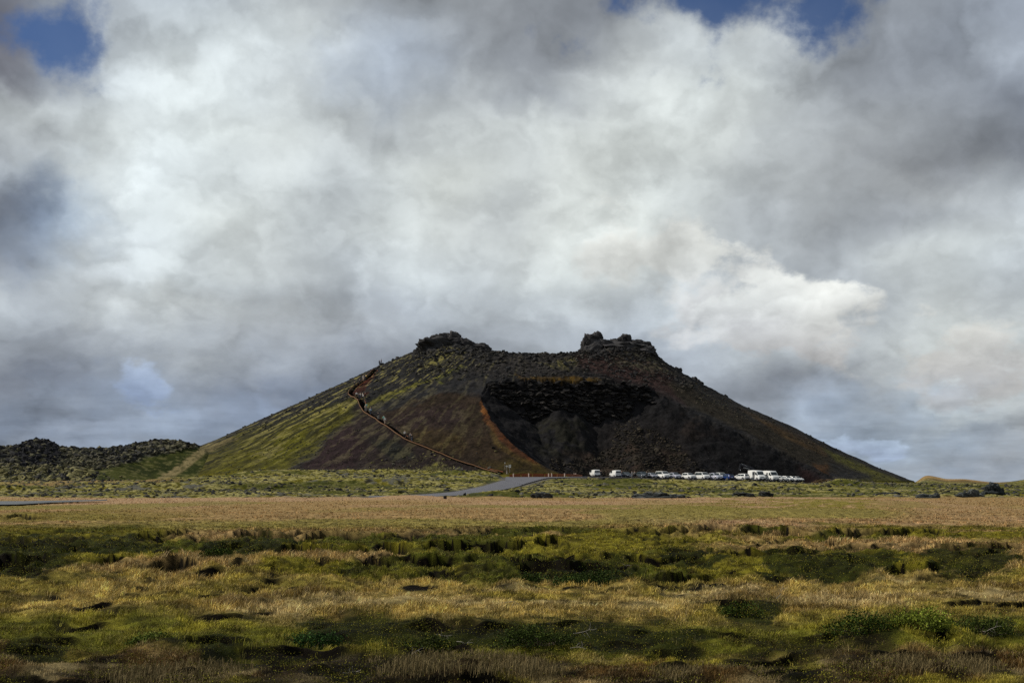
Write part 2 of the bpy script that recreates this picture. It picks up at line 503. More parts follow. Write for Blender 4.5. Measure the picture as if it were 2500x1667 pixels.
def mat_attr(name, var=.5, scale=6.0, bump=.0, bscale=3.0, rough=1.0, spec=.05, trans=False):
    m = bpy.data.materials.new(name); m.use_nodes = True
    t = NT(m.node_tree); b = t.n['Principled BSDF']
    at = t.node('ShaderNodeAttribute', attribute_name='Col')
    c = at.outputs['Color']
    tc = t.node('ShaderNodeTexCoord').outputs['Object']
    if var > 0:
        n1 = t.noise(tc, scale, 5, .65)
        n2 = t.noise(tc, scale * .13, 3, .5)
        f = t.m('ADD', t.m('MULTIPLY', t.m('SUBTRACT', n1, .5), var * 3.2), t.m('MULTIPLY', t.m('SUBTRACT', n2, .5), var * 1.4))
        f = t.m('MAXIMUM', t.m('ADD', f, 1.0), .15)
        g = t.node('ShaderNodeCombineXYZ')
        for k in range(3): t.put(g.inputs[k], f)
        c = t.mix(1.0, c, g.outputs[0], 'MULTIPLY')
    t.put(b.inputs['Base Color'], c)
    b.inputs['Roughness'].default_value = rough
    b.inputs['Specular IOR Level'].default_value = spec
    if bump > 0:
        bn = t.node('ShaderNodeBump'); bn.inputs['Strength'].default_value = 1.0
        bn.inputs['Distance'].default_value = bump
        t.put(bn.inputs['Height'], t.noise(tc, bscale, 6, .6))
        t.put(b.inputs['Normal'], bn.outputs[0])
    return m


_mats = {}


def mat(name, col, rough=.6, metal=0.0, spec=.4, var=.12, scale=8.0, coat=0.0):
    if name in _mats: return _mats[name]
    m = bpy.data.materials.new(name); m.use_nodes = True
    t = NT(m.node_tree); b = t.n['Principled BSDF']
    tc = t.node('ShaderNodeTexCoord').outputs['Object']
    n = t.noise(tc, scale, 4, .6)
    f = t.m('ADD', 1.0 - var, t.m('MULTIPLY', n, 2 * var))
    g = t.node('ShaderNodeCombineXYZ')
    for k in range(3): t.put(g.inputs[k], f)
    t.put(b.inputs['Base Color'], t.mix(1.0, (*col, 1), g.outputs[0], 'MULTIPLY'))
    b.inputs['Roughness'].default_value = rough; b.inputs['Metallic'].default_value = metal
    b.inputs['Specular IOR Level'].default_value = spec
    if coat: b.inputs['Coat Weight'].default_value = coat
    _mats[name] = m
    return m


# ------------------------------------------------------------------ ground sheet
TAN = np.array([.265, .176, .074]); TANP = np.array([.325, .212, .115]); OLIVE = np.array([.115, .100, .010])
YGREEN = np.array([.17, .15, .016]); DGREEN = np.array([.028, .034, .004]); BROWN = np.array([.085, .050, .015])
SOIL = np.array([.0042, .0030, .0015]); PALE = np.array([.33, .26, .12]); MOSS = np.array([.20, .18, .036])
MOSSP = np.array([.31, .275, .11]); LROCK = np.array([.05, .05, .046])


def lerp(a, b, f): return a + (b - a) * np.asarray(f)[..., None]


HEATHP = [[(705, 1522), (860, 1510), (1000, 1520), (1100, 1526), (1200, 1520), (1400, 1512), (1600, 1530), (1720, 1556), (1620, 1590), (1400, 1578), (1200, 1570), (1080, 1588), (950, 1582), (820, 1576), (715, 1574)],
          [(2010, 1580), (2080, 1532), (2200, 1508), (2215, 1575), (2100, 1592)], [(1230, 1378), (1340, 1358), (1490, 1358), (1550, 1390), (1500, 1420), (1340, 1412)],
          [(30, 1566), (180, 1556), (200, 1604), (50, 1610)], [(470, 1556), (620, 1570), (650, 1612), (500, 1600)], [(2330, 1520), (2500, 1508), (2500, 1562), (2350, 1562)],
          [(-60, 1306), (365, 1305), (360, 1336), (210, 1346), (130, 1400), (-60, 1406)], [(1770, 1474), (1925, 1476), (1905, 1532), (1785, 1524)], [(520, 1306), (715, 1304), (700, 1330), (600, 1366), (490, 1364)],
          [(1850, 1340), (2190, 1346), (2200, 1392), (2050, 1410), (1860, 1396)], [(2270, 1336), (2470, 1336), (2470, 1400), (2290, 1396)], [(1600, 1336), (1760, 1340), (1760, 1384), (1620, 1380)]]
SOILP = [[(330, 1680), (380, 1640), (480, 1604), (600, 1590), (760, 1588), (860, 1600), (820, 1640), (700, 1680)], [(1040, 1600), (1260, 1600), (1250, 1650), (1060, 1655)], [(1740, 1600), (1850, 1590), (1960, 1600), (1900, 1660), (1760, 1665)],
         [(2300, 1590), (2440, 1590), (2440, 1650), (2310, 1650)], [(-40, 1630), (330, 1632), (330, 1700), (-40, 1700)], [(1800, 1560), (2060, 1556), (2200, 1590), (2100, 1660), (1900, 1680)], [(700, 1600), (1000, 1600), (960, 1640), (720, 1650)]]


def patch(x, y, polys, soft=12, wob=130):
    px = ppx(x, y); py = HOR + CAMZ * FPX / np.maximum(y, 1)
    k = (py > 1290) & (py < 1760) & (px > -300) & (px < 2800)
    o = np.zeros(x.shape)
    if not k.any(): return o
    a, b, X, Y = px[k], py[k], x[k], y[k]
    a = a + wob * 1.4 * (fbm(X * .9, Y * .7, 5, 301, .6) - .5); b = b + wob * .42 * (fbm(X * 1.3, Y * .7, 5, 302, .62) - .5)
    best = np.full(a.shape, -1e9)
    for P in polys: best = np.maximum(best, poly_sd(a, b, P))
    o[k] = ss(best, -soft, soft * .6)
    return o


def zone_color(x, y, face=None, foot=None, lm=None):
    """turf colour over the plain; bands run across the view, broken by noise"""
    px = ppx(x, y); py = HOR + CAMZ * FPX / np.maximum(y, 1)
    wob = (fbm(x * .10, y * .028, 4, 21) - .5); w2 = (fbm(x * .5, y * .22, 3, 22) - .5)
    w3 = fbm(x * 1.3, y * .8, 3, 23)
    q = py + wob * 60 + w2 * 26
    c = np.zeros(x.shape + (3,)) + TAN
    c = lerp(c, TANP, ss(fbm(x * .05, y * .02, 3, 24), .42, .62) * (1 - ss(q, 1290, 1320)))
    # green swell at right, in the tan belt
    gs = ss(px + wob * 500, 1600, 1800) * (1 - ss(px + wob * 400, 2060, 2260)) * ss(q, 1216, 1228) * (1 - ss(q, 1246, 1262))
    c = lerp(c, OLIVE * 1.25, .85 * gs * ss(w3, .3, .5))
    c = lerp(c, OLIVE * 1.1, .65 * ss(q, 1246, 1262) * (1 - ss(q, 1268, 1284)) * (1 - ss(px + wob * 600, 300, 700)))
    c = lerp(c, OLIVE * 1.3 + .02, .75 * ss(fbm(x * .06, y * .03, 5, 26), .48, .60) * ss(py, 1216, 1230) * (1 - ss(py, 1285, 1300)))
    # green hollow band
    g = ss(q, 1286, 1304) * (1 - ss(q, 1398, 1424))
    c = lerp(c, OLIVE, g)
    c = lerp(c, DGREEN * 1.2, g * ss(fbm(x * .35, y * .12, 4, 27), .50, .62) * .8)
    c = lerp(c, TAN * .85, g * ss(fbm(x * .22, y * .14, 4, 28), .56, .66) * .75)
    gr = ss(px, 1640, 1760) * ss(q, 1318, 1330) * (1 - ss(q, 1340, 1350))
    c = lerp(c, TAN * .95, .55 * gr)
    # dry meadow
    m = ss(q, 1398, 1424) * (1 - ss(q, 1500, 1530))
    c = lerp(c, TAN * .48 + OLIVE * .75, m)
    c = lerp(c, OLIVE * .95, m * ss(fbm(x * .5, y * .25, 4, 29), .50, .60) * .6)
    c = lerp(c, BROWN, m * ss(fbm(x * .4, y * .3, 4, 30), .54, .66) * .7)
    c = lerp(c, PALE * .8, m * ss(fbm(x * .45, y * .3, 4, 31), .58, .70) * .7)
    # heath band, then tussocks and bare soil
    h = ss(q, 1500, 1530) * (1 - ss(q, 1580, 1600))
    c = lerp(c, DGREEN * 1.0 + OLIVE * .5, h)
    c = lerp(c, YGREEN * .9, h * ss(fbm(x * .9, y * .5, 3, 32), .52, .62) * .8)
    k = ss(q, 1578, 1600)
    c = lerp(c, BROWN * .7, k)
    c = lerp(c, PALE * .52, k * ss(fbm(x * 1.1, y * .9, 4, 33), .46, .60) * .9)
    c = lerp(c, OLIVE * 1.2, k * ss(fbm(x * .9, y * .7, 3, 34), .54, .64) * .8)
    c = lerp(c, SOIL * 2.0, k * ss(fbm(x * 1.2, y * .9, 4, 35), .56, .66) * .85)
    hp = patch(x, y, HEATHP); sp = patch(x, y, SOILP)
    c = lerp(c, DGREEN * .5, hp * .95)
    c = lerp(c, SOIL * 2.2, sp * .8 * ss(fbm(x * 2.2, y * 1.8, 3, 303), .34, .5))
    # fine break-up: dark gaps between clumps
    c = c * (1 + 2.3 * (fbm(x * 3.2, y * 2.4, 3, 304) - .5) * (1 - ss(y, 60, 120) * .7))[:, None]
    if face is not None:
        c = lerp(c, DGREEN * .25, foot * .92)  # shade at the foot of the banks put into the colour
        c = lerp(c, SOIL, face)  # soil face taken to near-black, its shade included in the colour
    return c


def lava_color(x, y, z):
    w1, _ = worley(x * .23, y * .23, 3); w2, id2 = worley(x * .8, y * .8, 4)
    n = fbm(x * .12, y * .10, 4, 81); n2 = fbm(x * .9, y * .7, 3, 82)
    c = np.zeros(x.shape + (3,)) + OLIVE * 1.15
    c = lerp(c, MOSS, ss(n2 + .25 * (.5 - w1), .42, .55))
    w3, _ = worley(x * 1.9, y * 1.9, 6)
    c = lerp(c, MOSSP, ss(n2 * .5 + (.45 - w2) * .4 + (.4 - w3) * .35 + n * .35, .38, .52) * .8)
    c = lerp(c, DGREEN * .8, ss(w3, .42, .62) * .6)
    c = lerp(c, LROCK * 1.6, ss(fbm(x * .16, y * .16, 4, 83), .55, .66) * ss(n2, .35, .55) * .9)
    c = lerp(c, SOIL * 1.6, ss(w2, .50, .72) * .85)  # dips between the lumps darkened, shade put into the colour
    c = lerp(c, DGREEN * 1.3, ss(fbm(x * .05, y * .1, 3, 84), .48, .60) * .75)
    return c


def build_ground():
    cols = np.concatenate([np.radians(np.arange(-180, -24, 3.0)), np.arctan((np.arange(-380, 2890, 3.0) - CX) / FPX), np.radians(np.arange(27, 181, 3.0))])
    rr = [1.2]
    while rr[-1] < 9000:
        r = rr[-1]
        if r < 11: d = .5
        elif r < 56: d = max(.045, .62 * r * r / 6256)
        elif r < 200: d = .55
        elif r < 372: d = .40
        elif r < 480: d = 1.2
        elif r < 760: d = 4
        else: d = r * .08
        rr.append(r + d)
    R, A = np.meshgrid(np.array(rr), cols, indexing='ij')
    x = (R * np.sin(A)).ravel(); y = (R * np.cos(A)).ravel()
    yy = np.where(y > 1, y, 1.0)
    front = y > 1
    z = np.zeros_like(x); C = np.zeros((len(x), 3)) + TAN
    X, Y = x[front], y[front]
    zf, face, foot, lm, pad = ground_z(X, Y, True)
    z[front] = zf
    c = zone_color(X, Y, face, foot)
    lc = lava_color(X, Y, zf)
    px = ppx(X, Y)
    # pale dry strip at the foot of the lava ridge on the left
    sp = ss(px, -400, 0) * (1 - ss(px, 330, 520)) * ss(Y, 262, 300) * (1 - ss(Y, 352, 372))
    lc = lerp(lc, TAN * .9, .8 * sp * ss(fbm(X * .1, Y * .1, 3, 88), .3, .5))
    lc = lerp(lc, (TAN * .8)[None, :] * (.5 + ss(fbm(X * .12, Y * .08, 4, 89), .3, .7))[:, None], ss(px, 2200, 2260) * (1 - ss(px, 2420, 2480)) * ss(Y, 520, 600) * (1 - ss(Y, 900, 1400)))
    lc = lerp(lc, TAN * .45 + OLIVE * .5, ss(Y, 900, 1600))
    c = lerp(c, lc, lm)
    c = lerp(c, np.array([.10, .095, .085]), pad)
    C[front] = c
    back = ~front
    C[back] = TAN * .7 + OLIVE * .3
    z[back] = .1 * (fbm(x[back] * .3, y[back] * .3, 2, 3) - .5)
    nr, nc = R.shape
    F = grid_faces(nr, nc)
    o = np_mesh('ground', np.stack([x, y, z], -1), F[:, ::-1], mat_attr('turf', .55, 26.0, .05, 30.0), C, True)
    tag(o, kind='structure')


build_ground()


def sheet(name, poly, lift, m, kind='structure', nsub=60):
    """a thin paved sheet laid over the smooth ground inside a plan outline"""
    poly = np.array(poly); lo = poly.min(0); hi = poly.max(0)
    gx = np.linspace(lo[0], hi[0], nsub * 3); gy = np.linspace(lo[1], hi[1], nsub * 3)
    X, Y = np.meshgrid(gx, gy); keep = poly_sd(X.ravel(), Y.ravel(), [tuple(p) for p in poly]) > 0
    Z = smooth_ground(X, Y).ravel() + lift
    F = grid_faces(len(gy), len(gx)); F = F[keep[F].all(1)]
    used = np.unique(F); rm = np.full(X.size, -1); rm[used] = np.arange(len(used))
    o = np_mesh(name, np.stack([X.ravel(), Y.ravel(), Z], -1)[used], rm[F], m, smooth=True)
    return tag(o, kind=kind)


def ribbon(name, L, Rr, lift, m, n=60, kind='structure'):
    L = np.array(L); Rr = np.array(Rr); k = np.linspace(0, 1, len(L)); q = np.linspace(0, 1, n)
    l = np.stack([np.interp(q, k, L[:, i]) for i in (0, 1)], -1); k = np.linspace(0, 1, len(Rr))
    r = np.stack([np.interp(q, k, Rr[:, i]) for i in (0, 1)], -1)
    w = np.linspace(0, 1, 9)[None, :, None]
    P = l[:, None] * (1 - w) + r[:, None] * w
    Z = smooth_ground(P[..., 0], P[..., 1]) + lift + .12 * (1 - (2 * w[..., 0] - 1) ** 2)
    V = np.concatenate([P, Z[..., None]], -1).reshape(-1, 3)
    return tag(np_mesh(name, V, grid_faces(n, 9), m, smooth=True), kind=kind)


ASPH = mat('asphalt', (.092, .094, .110), .9, var=.34, scale=.45)
ribbon('road', RL, RR, .14, ASPH)
sheet('car_park', PADP, .17, ASPH)
ml = [(CX + 0, 0)]
MR_L = [((-500 - CX) / FPX * 158, 158), ((60 - CX) / FPX * 158, 158), ((160 - CX) / FPX * 161, 161), ((260 - CX) / FPX * 163.5, 163.5)]
MR_R = [((-500 - CX) / FPX * 124, 124), ((40 - CX) / FPX * 134, 134), ((130 - CX) / FPX * 148, 148), ((262 - CX) / FPX * 162.5, 162.5)]
ribbon('main_road', MR_L, MR_R, .16, mat('asphalt_wet', (.085, .095, .10), .8, var=.2, scale=1.0))

# ------------------------------------------------------------------ crater hill
HC = (7.8, 450.0)


def _prof(pts):
    o = []
    for dx, dy in pts:
        px, py = dx * DS, dy * DS
        o.append(((px - CX) / FPX * 450 - HC[0], CAMZ + (HOR - py) / FPX * 450))
    return o


PL = _prof([(1060, 792), (1030, 788), (985, 796), (940, 816), (870, 846), (800, 880), (700, 925), (600, 970), (530, 1003), (440, 1040), (360, 1088), (300, 1105), (240, 1112)])
PL = [(-a, b) for a, b in PL]
PR = _prof([(1440, 800), (1470, 800), (1492, 806), (1530, 838), (1600, 882), (1700, 938), (1800, 981), (1900, 1031), (2000, 1078), (2080, 1110), (2140, 1128)])
PF = [(28, 39.6), (34, 39.9), (38, 38.8), (44, 36.0), (60, 27.2), (75, 18.7), (90, 10.5), (99, 5.6), (106, 3.2), (116, 1.0), (130, -3)]


def _ip(r, P):
    a = np.array([p[0] for p in P]); b = np.array([p[1] for p in P])
    o = np.interp(r, a, b)
    return np.where(r < a[0], b[0] - (a[0] - r) * .32, o)


def cone_z(x, y, det=True):
    dx = x - HC[0]; dy = y - HC[1]; r = np.hypot(dx, dy) + 1e-6
    ux = dx / r; wl = np.maximum(-ux, 0) ** 2; wr = np.maximum(ux, 0) ** 2; wf = (dy / r) ** 2
    z = wl * _ip(r, PL) + wr * _ip(r, PR) + wf * _ip(r, PF)
    if det:
        ph = np.arctan2(dy, dx)
        top = ss(z, 24, 38)
        z = z + .9 * (fbm(ph * 14, r * .05, 3, 91) - .5) * ss(r, 30, 60) + .35 * (fbm(x * .35, y * .35, 3, 92) - .5)
        w, _ = worley(x * .55, y * .55, 12)
        z = z + (.15 + .85 * top) * .75 * (.45 - w)
    return z


LIPD = [(1312, 1096), (1290, 1090), (1262, 1076), (1222, 1054), (1180, 1022), (1150, 990), (1118, 950), (1105, 925), (1112, 900), (1126, 880), (1160, 871), (1200, 869), (1250, 871),
        (1300, 872), (1400, 876), (1450, 880), (1480, 886), (1520, 905), (1570, 934), (1650, 972), (1740, 1013), (1830, 1052), (1890, 1082), (1932, 1104)]
LIP = [march(a * DS, b * DS, lambda X, Y: cone_z(X, Y, False), 330, 470) for a, b in LIPD]
_l2 = []
for i in range(len(LIP) - 1):
    for k in range(40):
        f = k / 40.0
        _l2.append([LIP[i][j] * (1 - f) + LIP[i + 1][j] * f for j in range(3)] + [(LIPD[i][0] * (1 - f) + LIPD[i + 1][0] * f), i + f])
_l2.append(list(LIP[-1]) + [LIPD[-1][0], len(LIP) - 1.0])
LIPA = np.array(_l2)
_kw = np.hanning(61); _kw /= _kw.sum()
for _c in (0, 1, 2):
    _p = np.pad(LIPA[:, _c], 30, mode='reflect', reflect_type='odd')
    LIPA[:, _c] = np.convolve(_p, _kw, 'valid')
BOWLP = [(p[0], p[1]) for p in LIPA[::6]] + [(LIPA[-1, 0], 320), (LIPA[0, 0], 320)]


def hill_z(x, y, full=False):
    z = cone_z(x, y)
    rg = ss(z, 12, 26) * (.4 + .6 * ss(x, -20, -8))
    ins = poly_sd(x + 3.4 * rg * (fbm(x * .35, y * .2, 4, 197) - .5), y + 4.0 * rg * (fbm(x * .45, y * .2, 4, 198) - .5), BOWLP)
    inside = ins > -.6
    bd = np.zeros_like(z); cliff = np.zeros_like(z)
    if inside.any():
        X = x[inside]; Y = y[inside]
        wx = X + 3.0 * (fbm(X * .25, Y * .25, 4, 95) - .5); wy = Y + 3.0 * (fbm(X * .25, Y * .25, 4, 96) - .5)
        qx = ppx(X, Y) / DS
        ch = (9.0 + 2.0 * np.exp(-((qx - 1215) / 40.) ** 2) + 3.0 * np.exp(-((qx - 1380) / 50.) ** 2) - 3 * ss(qx, 1420, 1480)) + 4.5 * (fbm(X * .22, Y * .10, 4, 97) - .5)
        steep = 1.9
        zb = np.full(X.shape, -1e9); d = np.zeros(X.shape); li = np.zeros(X.shape)
        dc = ch / steep
        for k in range(0, len(LIPA), 5):
            dk = np.sqrt((wx - LIPA[k, 0]) ** 2 + (wy - LIPA[k, 1]) ** 2)
            l_ = LIPA[k, 4]; bk = float(ss(l_, 8.0, 9.6) * (1 - ss(l_, 15.6, 17.4)))
            wb = np.where(dk < dc, steep * dk, ch + .64 * (dk - dc))
            ws = np.where(dk < 2.0, .90 * dk, 1.8 + .68 * (dk - 2.0))
            zk = LIPA[k, 2] - (bk * wb + (1 - bk) * ws)
            m = zk > zb; zb[m] = zk[m]; d[m] = dk[m]; li[m] = l_
        back = ss(li, 8.0, 9.6) * (1 - ss(li, 15.6, 17.4)); lz = zb
        d = np.where(ins[inside] < 0, 0, d)
        cl = back * (1 - ss(d, dc - .8, dc + .5)) * ss(d, .0, .5)
        w, _ = worley(X * .42 + lz * .1, Y * .8, 31); w2, _ = worley(X * 1.1, Y * 2.2, 32)
        rough = cl * (2.2 * (.45 - w) + 1.0 * (.45 - w2)) + (1 - cl) * .45 * (fbm(X * .4, Y * .4, 3, 98) - .5)
        terr = cl * .9 * np.sin(zb * 2.2 + 3 * fbm(X * .2, Y * .2, 2, 99))
        floor = smooth_ground(X, Y) - .15
        zb = zb + rough + terr
        zb = np.where(ins[inside] <= 0, z[inside], np.maximum(zb, floor))
        z[inside] = np.minimum(z[inside], zb)
        bd[inside] = np.where(ins[inside] > 0, np.maximum(ins[inside], .01), 0); cliff[inside] = cl
    if full: return z, bd, cliff
    return z


HCOL = []   # (polygon in 2352-wide picture pixels, colour, edge softness, strength, noise break-up)


def hc(poly, col, soft=14, k=1.0, brk=0.0): HCOL.append((poly, np.array(col), soft, k, brk))


hc([(560, 1105), (690, 1075), (790, 985), (830, 935), (905, 985), (1000, 1036), (1140, 1092), (1140, 1105)], (.030, .022, .021), 12)
hc([(690, 1085), (760, 1010), (800, 970), (840, 1020), (790, 1090)], (.036, .022, .024), 20, .8)
hc([(850, 1010), (905, 1005), (960, 1050), (900, 1060)], (.018, .022, .018), 16, .7)
hc([(860, 955), (930, 930), (1010, 900), (1095, 905), (1118, 950), (1150, 990), (1180, 1020), (1225, 1055), (1300, 1094), (1150, 1092), (1000, 1036)], (.036, .025, .017), 12)
hc([(930, 1005), (960, 980), (1060, 1000), (1070, 1035), (1010, 1040)], (.062, .042, .016), 22, .7, .5)
hc([(1060, 1020), (1120, 1000), (1180, 1040), (1130, 1070)], (.042, .028, .016), 18, .7, .3)
hc([(880, 965), (950, 935), (1060, 930), (1070, 970), (960, 990)], (.036, .024, .024), 22, .8)
hc([(1080, 1068), (1160, 1050), (1230, 1062), (1300, 1094), (1150, 1094)], (.046, .034, .010), 14, .8, .3)
hc([(1120, 962), (1135, 975), (1150, 1015), (1185, 1042), (1245, 1062), (1240, 1070), (1190, 1056), (1145, 1030), (1128, 1000)], (.105, .070, .022), 7, .8, .3)
hc([(1105, 945), (1128, 950), (1160, 985), (1200, 1022), (1240, 1058), (1225, 1060), (1180, 1040), (1140, 1000), (1112, 965)], (.115, .040, .015), 8, .85, .4)
hc([(1103, 905), (1122, 890), (1126, 905), (1115, 925), (1122, 950), (1108, 950), (1100, 928)], (.25, .095, .026), 6, .95, .3)
hc([(300, 1112), (360, 1080), (440, 1035), (530, 1000), (640, 962), (760, 928), (822, 908), (832, 925), (800, 965), (745, 1010), (690, 1062), (640, 1090), (560, 1112)], (.074, .070, .012), 10, .95, .5)
hc([(470, 1090), (560, 1030), (640, 985), (720, 965), (800, 930), (815, 945), (730, 1005), (660, 1060), (600, 1090)], (.112, .104, .012), 22, .85, .4)
hc([(640, 1000), (700, 990), (720, 1020), (650, 1070), (600, 1080)], (.115, .112, .010), 18, .7, .3)
hc([(340, 1108), (385, 1085), (420, 1060), (452, 1036), (478, 1019), (540, 1002), (546, 1009), (494, 1026), (467, 1045), (434, 1072), (398, 1096), (372, 1110)], (.185, .150, .068), 4, .9, .3)
hc([(840, 930), (880, 905), (960, 872), (990, 868), (960, 890), (890, 918), (850, 938)], (.15, .145, .035), 8, .8, .55)
hc([(975, 825), (1010, 800), (1050, 790), (1060, 802), (1010, 835), (975, 850)], (.22, .20, .10), 9, .8, .6)
hc([(1000, 870), (1060, 838), (1075, 845), (1010, 880)], (.20, .20, .08), 6, .8, .6)
hc([(1040, 850), (1190, 808), (1300, 812), (1360, 850), (1300, 858), (1150, 865)], (.040, .036, .034), 20, .7)
hc([(1240, 835), (1310, 815), (1340, 835), (1300, 850)], (.14, .125, .06), 9, .7, .7)
hc([(1320, 812), (1480, 815), (1540, 860), (1570, 925), (1480, 884), (1390, 865), (1330, 840)], (.058, .034, .030), 18, .9)
hc([(1400, 812), (1492, 812), (1545, 855), (1480, 850), (1400, 835)], (.12, .11, .07), 14, .6, .7)
hc([(1190, 862), (1280, 860), (1370, 868), (1400, 882), (1190, 882)], (.110, .066, .014), 5, .85, .3)
hc([(1190, 856), (1370, 858), (1420, 872), (1370, 868), (1190, 862)], (.035, .033, .033), 5, .8)
hc([(1530, 880), (1600, 890), (1900, 1040), (1980, 1085), (1880, 1082), (1700, 985), (1570, 925)], (.036, .030, .021), 10, .9)
hc([(1560, 862), (1600, 880), (1820, 985), (1800, 1000), (1600, 905)], (.030, .029, .027), 8, .8)
hc([(1700, 938), (1830, 995), (1900, 1030), (1890, 1045), (1800, 1005)], (.095, .060, .028), 8, .6, .3)
hc([(1890, 1030), (1960, 1060), (2090, 1112), (2100, 1125), (1990, 1118), (1930, 1100), (2000, 1095), (1920, 1058)], (.120, .115, .035), 10, .95, .25)
hc([(1900, 1062), (1990, 1085), (2010, 1105), (1940, 1100)], (.030, .030, .030), 8, .9, .3)
hc([(1862, 1062), (1895, 1062), (1915, 1110), (1880, 1110)], (.070, .036, .016), 9, .9, .2)
hc([(930, 1092), (1000, 1060), (1050, 1080), (1040, 1100), (900, 1105)], (.17, .155, .06), 12, .9, .75)
hc([(818, 912), (800, 905), (830, 880), (860, 860), (868, 862), (845, 885), (835, 905)], (.062, .018, .012), 4, .95)


def hill_color(x, y, z, bd, cliff):
    dpx = ppx(x, y) / DS; dpy = ppy(z, y) / DS
    n1 = fbm(x * .25, y * .25, 4, 101) - .5; n2 = fbm(x * 1.1, y * 1.1, 3, 102) - .5; n3 = fbm(x * .55 + 9, y * .55, 4, 103)
    ph = np.arctan2(y - HC[1], x - HC[0]); r = np.hypot(x - HC[0], y - HC[1])
    stk = fbm(ph * 62 + n1 * 2, r * .11, 4, 104, .6)
    C = np.zeros(x.shape + (3,)) + np.array([.024, .024, .026])
    C = lerp(C, np.array([.040, .038, .036]), ss(n3, .45, .62))
    out = bd <= 0
    # outer slopes
    wx = dpx + n1 * 26 + n2 * 10; wy = dpy + n1 * 18 + n2 * 8
    for poly, col, soft, k, brk in HCOL:
        xs = [p[0] for p in poly]; ys = [p[1] for p in poly]
        m = out & (wx > min(xs) - soft) & (wx < max(xs) + soft) & (wy > min(ys) - soft) & (wy < max(ys) + soft)
        if not m.any(): continue
        f = ss(poly_sd(wx[m], wy[m], poly), -soft * .6, soft * .6) * k
        if brk > 0:
            b = stk[m] * .6 + n3[m] * .4
            f = f * ((1 - brk) + brk * 1.6 * ss(b, .46, .58))
        C[m] = lerp(C[m], col, np.clip(f, 0, 1))
    # moss streaks running down the left flank
    lf = out * ss(-x, -10, 25) * (1 - ss(dpy, 1040, 1100)) * (1 - .8 * ss(poly_sd(dpx, dpy, [(830, 925), (960, 880), (1100, 850), (1180, 900), (1300, 1100), (560, 1110)]), -10, 20))
    lf = lf * (.35 + .65 * ss(dpx, 520, 640))
    C = lerp(C, np.array([.27, .24, .115]), lf * ss(stk * .75 + n3 * .25 - .045 * (1 - ss(dpy, 900, 960)), .545, .60) * .8)
    C = lerp(C, np.array([.016, .017, .016]), lf * ss(.5 - stk, .03, .08) * .6)
    # the back of the bowl and its walls: fresh dark scoria, with shade painted into the right wall
    inb = bd > 0
    if inb.any():
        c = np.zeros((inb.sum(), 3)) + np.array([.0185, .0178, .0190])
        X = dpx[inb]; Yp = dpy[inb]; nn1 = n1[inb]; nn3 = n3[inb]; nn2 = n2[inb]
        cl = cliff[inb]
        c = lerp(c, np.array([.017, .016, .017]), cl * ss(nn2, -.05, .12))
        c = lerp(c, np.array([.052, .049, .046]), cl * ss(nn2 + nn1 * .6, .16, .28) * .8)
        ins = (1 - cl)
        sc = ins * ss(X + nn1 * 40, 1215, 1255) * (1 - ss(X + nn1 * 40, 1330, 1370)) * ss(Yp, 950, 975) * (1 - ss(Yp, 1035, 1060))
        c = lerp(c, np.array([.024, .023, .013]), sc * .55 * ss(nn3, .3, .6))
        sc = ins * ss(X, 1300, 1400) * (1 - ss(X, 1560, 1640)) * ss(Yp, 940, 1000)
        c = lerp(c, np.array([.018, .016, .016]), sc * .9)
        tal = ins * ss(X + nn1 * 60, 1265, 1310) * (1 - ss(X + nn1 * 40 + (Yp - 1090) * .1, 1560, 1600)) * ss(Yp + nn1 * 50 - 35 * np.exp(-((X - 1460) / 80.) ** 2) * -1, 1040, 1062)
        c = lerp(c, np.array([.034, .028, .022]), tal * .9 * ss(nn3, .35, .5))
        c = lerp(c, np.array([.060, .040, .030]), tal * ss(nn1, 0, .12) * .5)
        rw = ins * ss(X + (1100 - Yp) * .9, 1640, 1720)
        c = lerp(c, np.array([.0105, .0103, .0112]), rw * .9)  # right wall near-black: shade put into its colour
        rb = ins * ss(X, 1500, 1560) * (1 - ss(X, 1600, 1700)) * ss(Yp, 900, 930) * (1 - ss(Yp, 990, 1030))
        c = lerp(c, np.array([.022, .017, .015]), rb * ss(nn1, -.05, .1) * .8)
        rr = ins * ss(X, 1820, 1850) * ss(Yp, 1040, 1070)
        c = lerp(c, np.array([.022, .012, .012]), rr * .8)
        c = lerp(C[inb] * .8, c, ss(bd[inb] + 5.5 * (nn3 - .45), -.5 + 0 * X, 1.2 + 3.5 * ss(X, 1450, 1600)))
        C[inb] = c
    C = C * (.64 * (1 + 1.3 * (fbm(x * 2.2, y * 2.2, 3, 105) - .5) + 1.2 * (fbm(x * .7, y * .7, 3, 106) - .5)))[:, None]
    gm = ss(C[:, 1] - .8 * C[:, 0], .004, .02)
    C = C * (1 - .14 * gm)[:, None]; C[:, 2] *= 1 - .4 * gm
    # grass creeping over the toe
    toe = ss(smooth_ground(x, y) + .5 - z, -.9, .3) * out
    C = lerp(C, OLIVE * 1.1, toe * .8)
    return C


